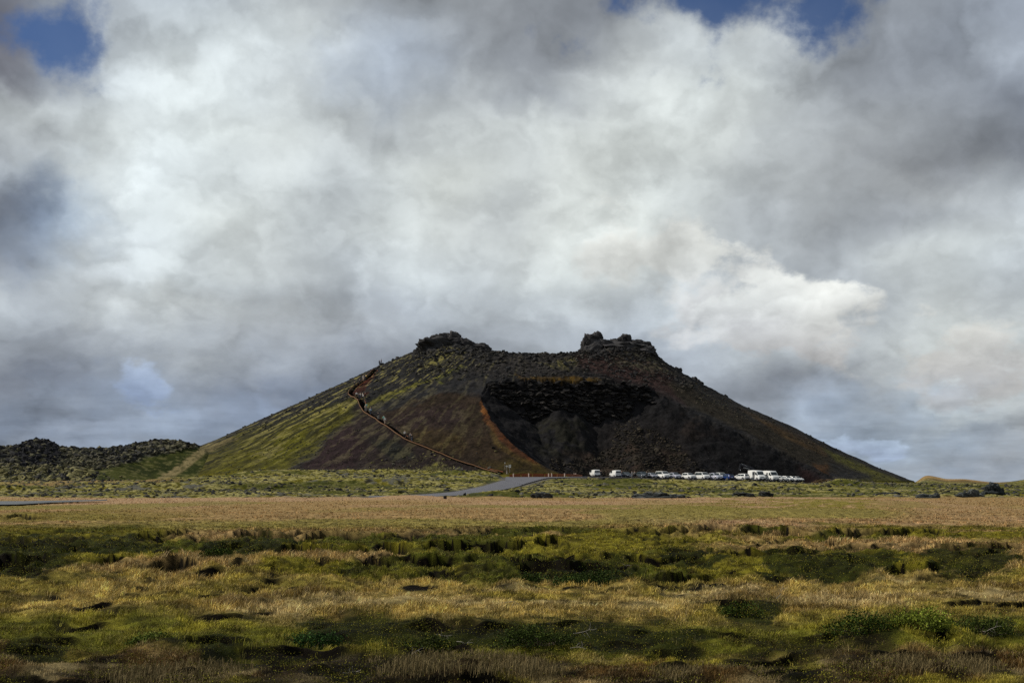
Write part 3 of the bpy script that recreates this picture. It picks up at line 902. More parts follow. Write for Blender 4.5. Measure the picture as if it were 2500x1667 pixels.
def build_hill():
    cols = (np.arange(230, 2420, 2.1) - CX) / FPX
    ys = np.concatenate([np.arange(328, 425, .26), np.arange(425, 470, .7), np.arange(470, 590, 4)])
    Yg, Tg = np.meshgrid(ys, cols, indexing='ij')
    # past the middle the sheet spreads out so that the far flanks are closed
    Yf = Yg.ravel(); Xf = (Tg * Yg).ravel()
    z, bd, cl = hill_z(Xf, Yf, True)
    g = smooth_ground(Xf, Yf)
    out = bd <= 0
    dlt = z - g
    z = np.where(out & (dlt < 1.0), g + np.where(dlt > -3, dlt * .9 - .12, dlt), z)
    z = np.maximum(z, g - 4)
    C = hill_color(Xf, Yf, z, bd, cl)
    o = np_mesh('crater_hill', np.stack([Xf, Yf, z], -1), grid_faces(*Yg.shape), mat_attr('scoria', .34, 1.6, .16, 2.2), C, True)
    tag(o, kind='structure')


build_hill()

# ------------------------------------------------------------------ lava ridge on the left
RIDGE = [(-320, 1050), (-150, 1042), (-60, 1036), (0, 1029), (40, 1022), (62, 1013), (85, 1009), (105, 1011), (130, 1022), (150, 1029), (200, 1031), (250, 1030), (300, 1022), (345, 1012),
         (372, 1009), (410, 1013), (440, 1020), (470, 1028), (500, 1052), (530, 1085), (560, 1110), (600, 1130)]


GREENP = [(205, 1108), (232, 1078), (300, 1062), (372, 1044), (440, 1030), (500, 1014), (600, 1000), (600, 1140), (205, 1140)]
PATHP = [(340, 1108), (385, 1085), (420, 1060), (452, 1036), (478, 1019), (540, 1002), (546, 1009), (494, 1026), (467, 1045), (434, 1072), (398, 1096), (372, 1110)]


def ridge_z(x, y):
    dpx = ppx(x, y) / DS
    zt = CAMZ + (HOR - (np.interp(dpx, [p[0] for p in RIDGE], [p[1] for p in RIDGE]) + 4) * DS) / FPX * 402
    zt = np.where(y < 402, zt, zt)
    f = ss(y, 344, 402) ** (.85 + 1.5 * ss(dpx, 250, 400))
    f = np.where(y > 402, 1 - .55 * ss(y, 402, 470), f)
    mound = 1.0
    z = 1.6 + (zt - 1.6) * f
    gr = ss(poly_sd(dpx + 26 * (fbm(x * .15, y * .15, 3, 46) - .5), ppy(z, y) / DS + 20 * (fbm(x * .2, y * .2, 3, 47) - .5), GREENP), -5, 5)
    w, _ = worley(x * .33, y * .33, 41); w2, _ = worley(x * .9, y * .9, 42)
    z = z + (1 - gr) * ss(y, 346, 356) * (1.3 * (.45 - w) + .55 * (.45 - w2)) + .3 * (fbm(x * .5, y * .5, 3, 43) - .5)
    return z, gr


def build_ridge():
    cols = (np.arange(-420, 640, 2.2) - CX) / FPX
    ys = np.concatenate([np.arange(340, 412, .35), np.arange(412, 520, 3)])
    Yg, Tg = np.meshgrid(ys, cols, indexing='ij'); y = Yg.ravel(); x = (Tg * Yg).ravel()
    z, gr = ridge_z(x, y)
    w, _ = worley(x * .33, y * .33, 41); w2, _ = worley(x * .9, y * .9, 42)
    dpx = ppx(x, y) / DS; dpy = ppy(z, y) / DS
    n = fbm(x * .12, y * .15, 4, 44); n2 = fbm(x * .9, y * .9, 3, 45)
    C = np.zeros((len(x), 3)) + np.array([.050, .050, .048])
    C = lerp(C, np.array([.105, .10, .075]), ss(n2 + .2 * (.4 - w2), .42, .58) * .8)
    C = lerp(C, np.array([.19, .18, .085]), ss(dpy + (n - .5) * 60, 1045, 1080) * ss(n2, .42, .58) * .85)
    C = lerp(C, np.array([.014, .014, .015]), ss(w2, .48, .66) * .9)
    md = np.exp(-((dpx - 85) / 45.) ** 2) * (1 - ss(dpy, 1060, 1085))
    C = lerp(C, np.array([.020, .020, .022]), np.clip(md * 1.3, 0, 1))
    C = lerp(C, np.array([.046, .052, .009]), gr * .95)
    C = lerp(C, np.array([.017, .024, .005]), gr * ss(n, .46, .60) * .85)
    C = lerp(C, np.array([.13, .12, .045]), gr * ss(n2, .55, .68) * .6)
    C = lerp(C, np.array([.20, .16, .075]), ss(poly_sd(dpx + (n2 - .5) * 8, dpy + (n2 - .5) * 6, PATHP), -3, 2) * (.4 + .6 * ss(n2, .35, .55)))
    o = np_mesh('lava_ridge', np.stack([x, y, z], -1), grid_faces(*Yg.shape), mat_attr('lava', .34, 1.5, .15, 2.0), C, True)
    tag(o, kind='structure')


build_ridge()


def land_z(x, y):
    """top surface of whatever lies at a plan position"""
    x = np.atleast_1d(np.asarray(x, float)); y = np.atleast_1d(np.asarray(y, float))
    z = ground_z(x, y)
    g = smooth_ground(x, y)
    h = hill_z(x, y)
    z = np.where((y > 328) & (h > z), h, z)
    r, _ = ridge_z(x, y)
    z = np.where((y > 342) & (ppx(x, y) < 620) & (r > z), r, z)
    return z


# ------------------------------------------------------------------ scattered rocks
import bmesh


def ico(sub):
    bm = bmesh.new(); bmesh.ops.create_icosphere(bm, subdivisions=sub, radius=1.0)
    bm.verts.ensure_lookup_table()
    V = np.array([v.co[:] for v in bm.verts]); F = np.array([[v.index for v in f.verts] for f in bm.faces]); bm.free()
    return V, F


def rock_proto(sub, k, s, amp=.35):
    V, F = ico(sub)
    if sub >= 3:
        V = np.sign(V) * np.abs(V) ** .66; amp = amp * .7
    d = V.copy()
    n = (vn(d[:, 0] * 1.7 + s * 3.1 + d[:, 2] * 1.3, d[:, 1] * 1.7 - s + d[:, 2] * 2.1, s) - .5) * 2 * amp
    n2 = (vn(d[:, 0] * 4.1 + s + d[:, 2] * 3.3, d[:, 1] * 4.1 + d[:, 2] * 4.7, s + 50) - .5) * amp
    return V * (1 + n + n2)[:, None], F


def scatter(name, x, y, size, col, m, sub=1, flat=.7, sink=.25, nproto=8, zf=land_z, colvar=.35, kind='stuff', amp=.42):
    x = np.asarray(x); y = np.asarray(y); n = len(x)
    z = zf(x, y)
    protos = [rock_proto(sub, 0, i * 7 + 3, amp) for i in range(nproto)]
    Vs, Fs, Cs = [], [], []; off = 0
    pick = rng.integers(0, nproto, n)
    for p in range(nproto):
        ii = np.nonzero(pick == p)[0]
        if not len(ii): continue
        PV, PF_ = protos[p]; nv = len(PV)
        a = rng.uniform(0, 6.283, len(ii)); sc = size[ii]
        sx = sc * rng.uniform(.7, 1.35, len(ii)); sy = sc * rng.uniform(.7, 1.2, len(ii)); sz = sc * flat * rng.uniform(.6, 1.35, len(ii))
        tl = rng.uniform(-.5, .5, len(ii))
        X = PV[None, :, 0] * sx[:, None]; Y = PV[None, :, 1] * sy[:, None]; Z = PV[None, :, 2] * sz[:, None]
        Z, X = Z * np.cos(tl)[:, None] - X * np.sin(tl)[:, None], Z * np.sin(tl)[:, None] + X * np.cos(tl)[:, None]
        X2 = X * np.cos(a)[:, None] - Y * np.sin(a)[:, None] + x[ii][:, None]
        Y2 = X * np.sin(a)[:, None] + Y * np.cos(a)[:, None] + y[ii][:, None]
        Z2 = Z + (z[ii] + sz * (1 - 2 * sink) * .5)[:, None]
        Vs.append(np.stack([X2, Y2, Z2], -1).reshape(-1, 3))
        Fs.append((PF_[None] + (np.arange(len(ii)) * nv)[:, None, None] + off).reshape(-1, 3))
        c = col[ii] * (1 + colvar * rng.uniform(-1, 1, (len(ii), 1)))
        c = np.repeat(c[:, None], nv, 1)
        Cs.append(c.reshape(-1, 3)); off += nv * len(ii)
    o = np_mesh(name, np.concatenate(Vs), np.concatenate(Fs), m, np.concatenate(Cs))
    return tag(o, kind=kind)


ROCKM = mat_attr('rock', .30, 2.0, .08, 3.0)


def pts_region(n, dx0, dx1, d0, d1):
    px = rng.uniform(dx0 * DS, dx1 * DS, n); y = rng.uniform(d0, d1, n)
    return (px - CX) / FPX * y, y


# the moss-grown lava strip in front of the hill
x, y = pts_region(15000, -120, 2480, 205, 362)
keep = (lava_mask(x, y) > .7) & (pad_mask(x, y) < .05) & (fbm(x * .07, y * .07, 3, 111) + .25 * rng.random(len(x)) > .58)
x, y = x[keep], y[keep]
sz = .16 + .40 * rng.random(len(x)) ** 3
nn = fbm(x * .15, y * .15, 3, 112)
col = lerp(np.zeros((len(x), 3)) + np.array([.15, .135, .055]), np.array([.075, .072, .06]), ss(nn, .4, .6))
dk = rng.random(len(x)) < .28
col[dk] = (.03, .03, .03)
scatter('lava_stones', x, y, sz, col, ROCKM, 1, .55, .35)

# ridge blocks on the left
x, y = pts_region(15000, -120, 520, 350, 412)
z, gr = ridge_z(x, y); dpx = ppx(x, y) / DS; dpy = ppy(z, y) / DS
keep = (gr < .08 + .5 * rng.random(len(x))) & (dpx < 470 + rng.random(len(x)) * 20)
x, y = x[keep], y[keep]; dpx = dpx[keep]; dpy = dpy[keep]
sz = .20 + .75 * rng.random(len(x)) ** 2.8
n = fbm(x * .14, y * .14, 3, 113)
col = lerp(np.zeros((len(x), 3)) + np.array([.030, .030, .030]), np.array([.105, .098, .062]), ss(n + .5 * (rng.random(len(x)) - .5), .42, .60))
col = lerp(col, np.array([.17, .155, .07]), ss(dpy, 1058, 1092) * (rng.random(len(x)) < .6))
md = (np.exp(-((dpx - 85) / 48.) ** 2) > .35) & (dpy < 1068) & (rng.random(len(x)) < .85)
col[md] = (.022, .022, .025)
scatter('ridge_boulders', x, y, sz, col, ROCKM, 1, .62, .3, nproto=14, amp=.62)

# rubble over the hill
def hill_pts(n, poly, d0=335, d1=452):
    poly = [(a, b) for a, b in poly]
    xs = [p[0] for p in poly]; o = []
    x, y = pts_region(n, min(xs), max(xs), d0, d1)
    z, bd, cl = hill_z(x, y, True)
    dpx = ppx(x, y) / DS + 46 * (fbm(x * .16, y * .16, 4, 131) - .5); dpy = ppy(z, y) / DS + 40 * (fbm(x * .16, y * .16, 4, 132) - .5)
    k = poly_sd(dpx, dpy, poly) + 18 * (rng.random(len(x)) - .5) > 0
    return x[k], y[k], z[k], bd[k], dpx[k], dpy[k]


sets = []
def add_set(n, poly, s0, s1, c0, c1, d0=335, d1=452, inb=None, frac=1.0):
    x, y, z, bd, a, b = hill_pts(n, poly, d0, d1)
    k = np.ones(len(x), bool)
    if inb is True: k = bd > 0
    if inb is False: k = bd <= 0
    k &= rng.random(len(x)) < frac
    x, y = x[k], y[k]
    s = s0 + (s1 - s0) * rng.random(len(x)) ** 2.5
    c = lerp(np.zeros((len(x), 3)) + np.array(c0), np.array(c1), np.clip(fbm(x * .2, y * .2, 3, 120) * 2 - .5 + .5 * (rng.random(len(x)) - .5), 0, 1))
    sets.append((x, y, s, c))


add_set(7500, [(1262, 1100), (1275, 1056), (1340, 1062), (1400, 1036), (1430, 990), (1500, 970), (1580, 1040), (1620, 1100)], .14, .62, (.022, .020, .017), (.062, .052, .038), 366, 395, True, .6)
add_set(2500, [(1380, 1060), (1420, 960), (1520, 980), (1590, 1060)], .14, .40, (.020, .018, .017), (.050, .043, .033), 366, 400, True, .7)
add_set(2500, [(1600, 1100), (1600, 1040), (1900, 1060), (1900, 1100)], .10, .32, (.012, .012, .012), (.05, .05, .05), 366, 395, True, .35)
add_set(5200, [(975, 800), (1100, 795), (1340, 805), (1490, 812), (1600, 890), (1480, 882), (1200, 862), (1000, 870), (940, 850)], .18, .75, (.045, .045, .047), (.075, .068, .055), 395, 452, False)
add_set(2200, [(1330, 808), (1490, 812), (1620, 895), (1700, 940), (1760, 985), (1600, 920), (1480, 880)], .12, .38, (.075, .05, .042), (.10, .092, .065), 385, 452, False)
add_set(1700, [(1560, 868), (2000, 1075), (2080, 1110), (1960, 1090), (1700, 975), (1560, 910)], .12, .50, (.030, .029, .025), (.065, .056, .038), 350, 452, False)
add_set(5200, [(520, 1005), (870, 845), (980, 800), (1080, 850), (860, 930), (830, 920), (640, 980)], .15, .55, (.035, .034, .030), (.115, .105, .06), 370, 455, False, .8)
add_set(2500, [(600, 1000), (830, 925), (790, 980), (690, 1085), (450, 1100)], .12, .38, (.05, .052, .035), (.19, .19, .07), 348, 420, False, .8)
add_set(3000, [(560, 1110), (690, 1070), (820, 950), (1000, 1040), (1140, 1095)], .10, .34, (.040, .030, .028), (.12, .11, .07), 345, 420, False, .7)
add_set(1800, [(760, 1104), (860, 1080), (930, 1062), (960, 1050), (1060, 1072), (1060, 1100)], .12, .36, (.14, .13, .05), (.24, .22, .10), 345, 372, False, .45)
add_set(900, [(900, 1100), (960, 1070), (1060, 1080), (1060, 1100)], .15, .42, (.14, .135, .06), (.24, .23, .11), 345, 372, False, 1)
add_set(1800, [(860, 960), (1100, 900), (1290, 1092), (1150, 1092)], .08, .24, (.05, .035, .022), (.12, .09, .05), 345, 420, False, .6)
def cliff_set(n):
    x, y, z, bd, a, b = hill_pts(n, [(1110, 880), (1300, 874), (1490, 884), (1510, 930), (1450, 990), (1390, 1030), (1330, 990), (1250, 1000), (1190, 970), (1130, 940)], 372, 412)
    _, _, cl = hill_z(x, y, True)
    k = cl > .3; x, y = x[k], y[k]
    s = .30 + .85 * rng.random(len(x)) ** 1.8
    c = lerp(np.zeros((len(x), 3)) + np.array((.012, .0115, .012)), np.array((.048, .044, .041)), rng.random(len(x)) ** 1.8)
    return x, y, s, c


add_set(1500, [(950, 806), (985, 782), (1060, 776), (1130, 794), (1140, 812), (1050, 812), (960, 824)], .35, 1.0, (.030, .030, .032), (.050, .048, .044), 418, 446, False)
add_set(1500, [(1325, 806), (1350, 790), (1490, 796), (1510, 824), (1400, 828), (1330, 822)], .35, 1.0, (.030, .030, .032), (.052, .048, .042), 412, 446, False)
add_set(1500, [(1100, 796), (1180, 790), (1340, 798), (1340, 822), (1100, 818)], .30, .85, (.030, .030, .032), (.050, .048, .044), 408, 446, False)
_cs = cliff_set(22000)
scatter('cliff_blocks', _cs[0], _cs[1], _cs[2] * 1.15, _cs[3], ROCKM, 1, .34, .3)
x = np.concatenate([s[0] for s in sets]); y = np.concatenate([s[1] for s in sets]); sz = np.concatenate([s[2] for s in sets]); col = np.concatenate([s[3] for s in sets])
scatter('hill_rubble', x, y, sz * .80, col * .82, ROCKM, 1, .55, .3, nproto=14, amp=.6)


# ------------------------------------------------------------------ outcrops: clusters of welded lava blocks, each cluster one thing
def outcrop(name, label, cat, blocks, depth, col, group=None, sub=3, sink=.25, thick=.9, seed=1):
    """blocks: (display x, display y of the top, width px, height px)"""
    Vs, Fs, Cs = [], [], []; off = 0
    rs = np.random.default_rng(seed)
    ox, oy = (blocks[0][0] * DS - CX) / FPX * depth, depth
    bot = 1e9
    for i, (bx, by, bw, bh) in enumerate(blocks):
        V, F = rock_proto(sub, 0, seed * 13 + i * 5, .30)
        if depth > 400: bw *= 1.22 if bx < 1200 else 1.38; by -= 1 if bx < 1350 else 3; bh *= 1.15
        u = V / np.linalg.norm(V, axis=1)[:, None]
        w, _ = worley(u[:, 0] * 3.2 + u[:, 2] * 2.7 + seed, u[:, 1] * 3.2 - u[:, 2] * 2.2 + i, seed + i)
        w2, _ = worley(u[:, 0] * 7 + u[:, 2] * 6, u[:, 1] * 7 - u[:, 2] * 5 + i, seed + i + 40)
        V = V * (1 + .26 * (.5 - w) + .09 * (.5 - w2))[:, None]
        d = depth + rs.uniform(-.6, .6)
        k = depth / FPX * DS
        sx = bw * k / 2; szz = bh * k / 2; sy = sx * thick
        cx = (bx * DS - CX) / FPX * d; cz = CAMZ + (HOR - (by + bh / 2) * DS) / FPX * d
        P = V * np.array([sx, sy, szz]) + np.array([cx - ox, d - oy, cz])
        bot = min(bot, P[:, 2].min())
        Vs.append(P); Fs.append(F + off); off += len(P)
        c = np.zeros((len(P), 3)) + np.array(col) * rs.uniform(.75, 1.3)
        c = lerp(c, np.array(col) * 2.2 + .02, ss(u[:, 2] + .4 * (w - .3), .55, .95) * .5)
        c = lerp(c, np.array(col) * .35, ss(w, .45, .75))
        Cs.append(c)
    V = np.concatenate(Vs); V[:, 2] -= bot
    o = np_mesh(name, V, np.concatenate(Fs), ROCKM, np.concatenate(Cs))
    o.location = (ox, oy, bot)
    return tag(o, label, cat, group)


DK = (.042, .041, .042)
outcrop('lava_crag', 'broad knobbly lava crag crowning the left shoulder of the crater rim', 'lava crag',
        [(1012, 780, 74, 44), (1052, 780, 60, 42), (1096, 795, 54, 30), (985, 778, 26, 26), (1003, 771, 26, 34), (1020, 768, 22, 34), (1042, 767, 30, 40), (1066, 780, 30, 30), (1090, 790, 18, 22), (1107, 791, 22, 22), (1030, 782, 60, 36), (1085, 797, 56, 20)], 436, DK, 'lava crags on the crater rim', 4, seed=3)
outcrop('lava_crag', 'tall square-topped lava crag at the left end of the right-hand rim rocks', 'lava crag',
        [(1368, 784, 48, 44), (1359, 771, 26, 44), (1372, 768, 18, 30), (1370, 785, 36, 36), (1390, 786, 24, 28)], 436, DK, 'lava crags on the crater rim', 4, seed=5)
outcrop('lava_crag', 'low ragged lava run linking the square tower and the pointed horn on the rim', 'lava crag',
        [(1414, 790, 66, 30), (1407, 783, 30, 28), (1422, 779, 22, 28), (1430, 792, 44, 24), (1400, 798, 50, 20)], 437, DK, 'lava crags on the crater rim', 4, seed=8)
outcrop('lava_crag', 'pointed horn of lava rock standing up from the right-hand rim', 'lava crag',
        [(1438, 772, 18, 36), (1443, 786, 26, 30)], 436, DK, 'lava crags on the crater rim', 4, seed=9)
outcrop('lava_crag', 'rounded block of lava ending the rim above the right flank', 'lava crag',
        [(1466, 794, 56, 30), (1463, 786, 30, 26), (1478, 789, 26, 28), (1484, 800, 24, 26), (1460, 800, 40, 20)], 437, DK, 'lava crags on the crater rim', 4, seed=12)
_rim = [(1128, 800, 14), (1140, 799, 16), (1150, 798, 12), (1168, 799, 14), (1184, 795, 20), (1196, 800, 16), (1215, 803, 18), (1238, 808, 22), (1262, 811, 20), (1300, 808, 22), (1318, 806, 24), (1338, 804, 18),
        (880, 842, 8), (1505, 818, 14), (1560, 858, 12), (1607, 882, 16), (1665, 918, 10), (1590, 874, 12), (910, 828, 10), (960, 806, 10)]
# small knobs break the skyline; too many and too alike to be told apart one by one
x = np.array([(a * DS - CX) / FPX * 442 for a, b, s in _rim for k in range(4)]) + rng.uniform(-.9, .9, len(_rim) * 4)
y = np.full(len(x), 442.0) + rng.uniform(-8, 6, len(x))
sz = np.array([s * .066 for a, b, s in _rim for k in range(4)]) * rng.uniform(.6, 1.1, len(x))
scatter('rim_rubble', x, y, sz, np.zeros((len(x), 3)) + np.array(DK) * 1.2, ROCKM, 2, .95, .25)

GR = (.055, .060, .058)
DP = lambda py: CAMZ * FPX / (py - HOR)
outcrop('lava_stack', 'tall dark hunched lava stack standing alone at the far right edge of the plain', 'lava stack',
        [(2283, 1110, 30, 38), (2270, 1118, 22, 34), (2297, 1122, 20, 30), (2278, 1128, 40, 24), (2300, 1130, 16, 24), (2264, 1130, 22, 20)], 214, (.030, .034, .034), None, 4, seed=21)
outcrop('lava_outcrop', 'grey lava outcrop sloping up to the foot of the tall dark stack', 'lava outcrop',
        [(2215, 1130, 34, 20), (2236, 1124, 24, 26), (2205, 1136, 24, 14), (2248, 1134, 24, 16)], 208, GR, 'lava outcrops along the edge of the dry grass', 4, seed=22)
outcrop('lava_outcrop', 'two-peaked grey lava outcrop left of the sloping grey one', 'lava outcrop',
        [(2118, 1134, 30, 18), (2140, 1136, 22, 17), (2152, 1133, 14, 19), (2130, 1140, 40, 12)], 204, GR, 'lava outcrops along the edge of the dry grass', 4, seed=23)
outcrop('lava_outcrop', 'flat dark lava outcrop in the moss below the right foot of the crater', 'lava outcrop',
        [(2050, 1131, 34, 13), (2072, 1133, 28, 12), (2036, 1130, 20, 8)], 216, (.035, .038, .036), 'lava outcrops along the edge of the dry grass', 4, seed=24)
outcrop('lava_outcrop', 'long low jagged lava outcrop below the middle of the car row', 'lava outcrop',
        [(1470, 1134, 40, 16), (1492, 1131, 30, 19), (1515, 1131, 36, 20), (1540, 1134, 34, 16), (1562, 1136, 22, 12), (1505, 1138, 90, 12)], 205, GR, 'lava outcrops along the edge of the dry grass', 4, seed=25)
outcrop('lava_outcrop', 'small square lava outcrop right of the road mouth', 'lava outcrop',
        [(1240, 1130, 26, 15), (1256, 1132, 20, 16), (1264, 1135, 12, 12), (1228, 1133, 18, 10)], 203, (.045, .048, .046), 'lava outcrops along the edge of the dry grass', 4, seed=26)
outcrop('lava_outcrop', 'dark split lava outcrop below the black excavator', 'lava outcrop',
        [(1700, 1131, 34, 11), (1722, 1133, 20, 9)], 212, (.04, .042, .04), 'lava outcrops along the edge of the dry grass', 4, seed=27)
outcrop('lava_outcrop', 'small dark lava outcrop below the pair of white high-roof vans', 'lava outcrop',
        [(1756, 1129, 24, 11), (1768, 1132, 16, 8)], 214, (.04, .042, .04), 'lava outcrops along the edge of the dry grass', 4, seed=28)
outcrop('lava_outcrop', 'pale flat boulder heap in the moss left of the road', 'lava outcrop',
        [(1018, 1104, 18, 8), (1032, 1103, 16, 9), (1042, 1106, 14, 6)], 300, (.10, .10, .085), 'lava outcrops left of the road', 3, seed=29)
outcrop('lava_outcrop', 'dark boulder pair in the moss beside the upper bend of the road', 'lava outcrop',
        [(1102, 1102, 14, 7), (1112, 1102, 12, 7)], 310, (.04, .04, .04), 'lava outcrops left of the road', 3, seed=30)
outcrop('lava_outcrop', 'small dark boulder at the foot of the left lava ridge', 'lava outcrop',
        [(211, 1108, 16, 9), (220, 1110, 10, 6)], 280, (.035, .035, .035), 'lava outcrops left of the road', 3, seed=31)
outcrop('lava_mound', 'low brown earth mound at the right end of the car park', 'mound',
        [(1893, 1101, 34, 16), (1915, 1104, 30, 13), (1878, 1105, 20, 10)], 360, (.060, .040, .022), None, 4, seed=32)


# ------------------------------------------------------------------ grass, heath and shrubs (real blades and leaves)
def blades(name, x, y, nb, h, w, col, m, lean=.45, cv=.4, spread=.10, tipk=1.25, zf=ground_z, kind='stuff', shade=None):
    """tufts at x,y: nb blades each; h, w, col per tuft; every blade a bent pair of triangles"""
    n = len(x); z = zf(x, y)
    X = np.repeat(x, nb); Y = np.repeat(y, nb); Z = np.repeat(z, nb); H = np.repeat(h, nb); Wd = np.repeat(w, nb); C = np.repeat(col, nb, 0)
    N = len(X)
    a = rng.uniform(0, 6.283, N); sp = spread * np.sqrt(rng.random(N)) * (.5 + H * 1.5)
    X = X + np.cos(a) * sp; Y = Y + np.sin(a) * sp
    H = H * rng.uniform(.45, 1.15, N)
    b = rng.uniform(0, 6.283, N); ln = lean * rng.random(N) * H
    wind = .16 * H
    tx = np.cos(b) * ln + wind; ty = np.sin(b) * ln
    f = rng.uniform(-.9, .9, N); wx = np.cos(f) * Wd * .5; wy = np.sin(f) * Wd * .5
    P = np.zeros((N, 5, 3))
    P[:, 0] = np.stack([X - wx, Y - wy, Z - .03], -1); P[:, 1] = np.stack([X + wx, Y + wy, Z - .03], -1)
    mx, my = X + tx * .32, Y + ty * .32
    P[:, 2] = np.stack([mx + wx * .8, my + wy * .8, Z + H * .58], -1); P[:, 3] = np.stack([mx - wx * .8, my - wy * .8, Z + H * .58], -1)
    P[:, 4] = np.stack([X + tx, Y + ty, Z + H], -1)
    F = np.array([[0, 1, 2], [0, 2, 3], [3, 2, 4]])
    Fa = (F[None] + (np.arange(N) * 5)[:, None, None]).reshape(-1, 3)
    c = C * rng.uniform(1 - cv, 1 + cv, (N, 1))
    CC = np.repeat(c[:, None], 5, 1)
    CC[:, 4] *= tipk; CC[:, 2] *= (1 + tipk) / 2; CC[:, 3] *= (1 + tipk) / 2
    o = np_mesh(name, P.reshape(-1, 3), Fa, m, CC.reshape(-1, 3))
    return tag(o, kind=kind) if kind else o


GRASSM = mat_attr('grass_blades', 0, 1, 0, 1, .8, .12)
LEAFM = mat_attr('leaves', 0, 1, 0, 1, .9, .04)


def screen_pts(n, py0, py1, px0=-160, px1=2660):
    px = rng.uniform(px0, px1, n); py = rng.uniform(py0, py1, n)
    y = CAMZ * FPX / (py - HOR); return (px - CX) / FPX * y, y


def turf_noise(x, y):
    return fbm(x * .45, y * .30, 4, 201), fbm(x * 1.6, y * 1.2, 3, 202)


# meadow grass from the camera out to the edge of the lava
def grass(n, py0, py1, nb, hk, name):
    x, y = screen_pts(n, py0, py1)
    _, face, foot = ledge_terms(x, y)
    col = zone_color(x, y)
    hp = patch(x, y, HEATHP); sp = patch(x, y, SOILP)
    dry = ss(col[:, 0] / (col[:, 1] + 1e-4), 1.15, 1.45)
    a, b = turf_noise(x, y)
    g = fbm(x * 2.4, y * 1.7, 3, 221)
    k = (rng.random(len(x)) > face * .95) & (rng.random(len(x)) > foot * .86) & (rng.random(len(x)) > hp * .93) & (rng.random(len(x)) > sp * .85) & (lava_mask(x, y) < .5)
    k &= rng.random(len(x)) < .45 + 1.1 * ss(a * .4 + g * .6, .36, .58)
    x, y, col, dry, a, g = x[k], y[k], col[k], dry[k], a[k], g[k]
    close = 1 - ss(y, 17.5, 22)
    h = .78 * (1 - .45 * (1 - ss(y, 17.2, 18.6))) * (.045 + .085 * dry * ss(a, .38, .6) + .05 * rng.random(len(x)) ** 2) * hk * (.6 + .9 * ss(g, .35, .65))
    w = np.maximum(.0045, y * 1.05 / 3472)
    seed = rng.random(len(x))
    tw = fbm(x * 7, y * 5, 2, 222)
    col = col * ((1.38 + .62 * (1 - ss(y, 52, 66)) + 1.5 * (g - .5) + 2.2 * (tw - .5)) * (1 + rng.uniform(-.45, .45, len(x)) * (1 - .6 * ss(y, 50, 70))))[:, None]
    col = lerp(col, PALE * (1.15 - .35 * (1 - ss(y, 17.2, 18.6)))[:, None], (seed < .20) * .75 * (.35 + .65 * dry) * (1 - .6 * ss(y, 50, 70)))
    col = lerp(col, YGREEN * 1.1, ((seed > .20) & (seed < .36)) * (1 - .8 * dry) * .7)
    col = lerp(col, BROWN * 1.1, ((seed > .36) & (seed < .46)) * .6)
    col = col * np.array([.99, .96, 1.0])
    blades(name, x, y, nb, h, w, col, GRASSM, lean=1.15, cv=.4 if py0 > 1230 else .22)


grass(72000, 1398, 1720, 8, 1.0, 'meadow_grass')
grass(52000, 1285, 1400, 7, 1.1, 'hollow_grass')
grass(34000, 1212, 1290, 5, .75, 'dry_grass')


# heath: low dark leafy mats, in the hollows and across the foreground band
def leaves(name, x, y, z, size, col, m, kind='stuff', up=.35, parent=None, label=None):
    N = len(x)
    d = rng.normal(size=(N, 3)); d[:, 2] += up; d /= np.linalg.norm(d, axis=1)[:, None]
    t = np.cross(d, rng.normal(size=(N, 3))); t /= np.linalg.norm(t, axis=1)[:, None]
    b = np.cross(d, t); s = size[:, None]
    C = np.stack([x, y, z], -1)
    P = np.stack([C - t * s, C + b * s * .5, C + t * s, C - b * s * .5], 1)
    F = np.arange(N * 4).reshape(-1, 4)
    CC = np.repeat((col * rng.uniform(.55, 1.5, (N, 1)))[:, None], 4, 1).reshape(-1, 3)
    o = np_mesh(name, P.reshape(-1, 3), F, m, CC, parent=parent)
    return tag(o, kind=kind) if kind else o


def heath(n, py0, py1, name, hmax):
    x, y = screen_pts(n, py0, py1)
    _, face, foot = ledge_terms(x, y)
    col = zone_color(x, y)
    dark = ss(.085 - col[:, 1], 0, .05)
    nz = fbm(x * 1.3, y * 1.0, 4, 211)
    hp = patch(x, y, HEATHP)
    cl_ = ss(fbm(x * 2.4, y * 1.7, 4, 214), .40, .56)
    want = (.25 + .75 * cl_) * np.clip(np.maximum(dark * .6 + foot * .6, hp) * (.35 + .65 * np.maximum(ss(nz, .36, .52), hp)), 0, 1) * (1 - face * .8)
    k = (rng.random(len(x)) < want) & (lava_mask(x, y) < .3)
    x, y, nz = x[k], y[k], nz[k]
    hh = hmax * 1.35 * np.maximum(ss(nz, .40, .66), .55 * hp[k] + .2) * (.1 + .9 * cl_[k]) * (.6 + .8 * fbm(x * 6, y * 6, 2, 212))
    z = ground_z(x, y) + hh * rng.random(len(x)) ** .6 + .01
    c = lerp(np.zeros((len(x), 3)) + np.array([.026, .034, .005]), np.array([.27, .245, .03]), rng.random(len(x)) * (.45 + .55 * ss(fbm(x * 2.1, y * 2.1, 3, 213), .42, .6)))
    c = lerp(c, np.array([.09, .055, .022]), (rng.random(len(x)) < .14) * .8)
    leaves(name, x, y, z, np.maximum(.010, y * 1.5 / 3472 * rng.uniform(.7, 1.2, len(x))), c, LEAFM)


heath(230000, 1420, 1720, 'heath_plants', .20)
heath(120000, 1285, 1425, 'hollow_heath', .24)


def at_pix(px, py):
    y = CAMZ * FPX / (py - HOR)
    return (px - CX) / FPX * y, y


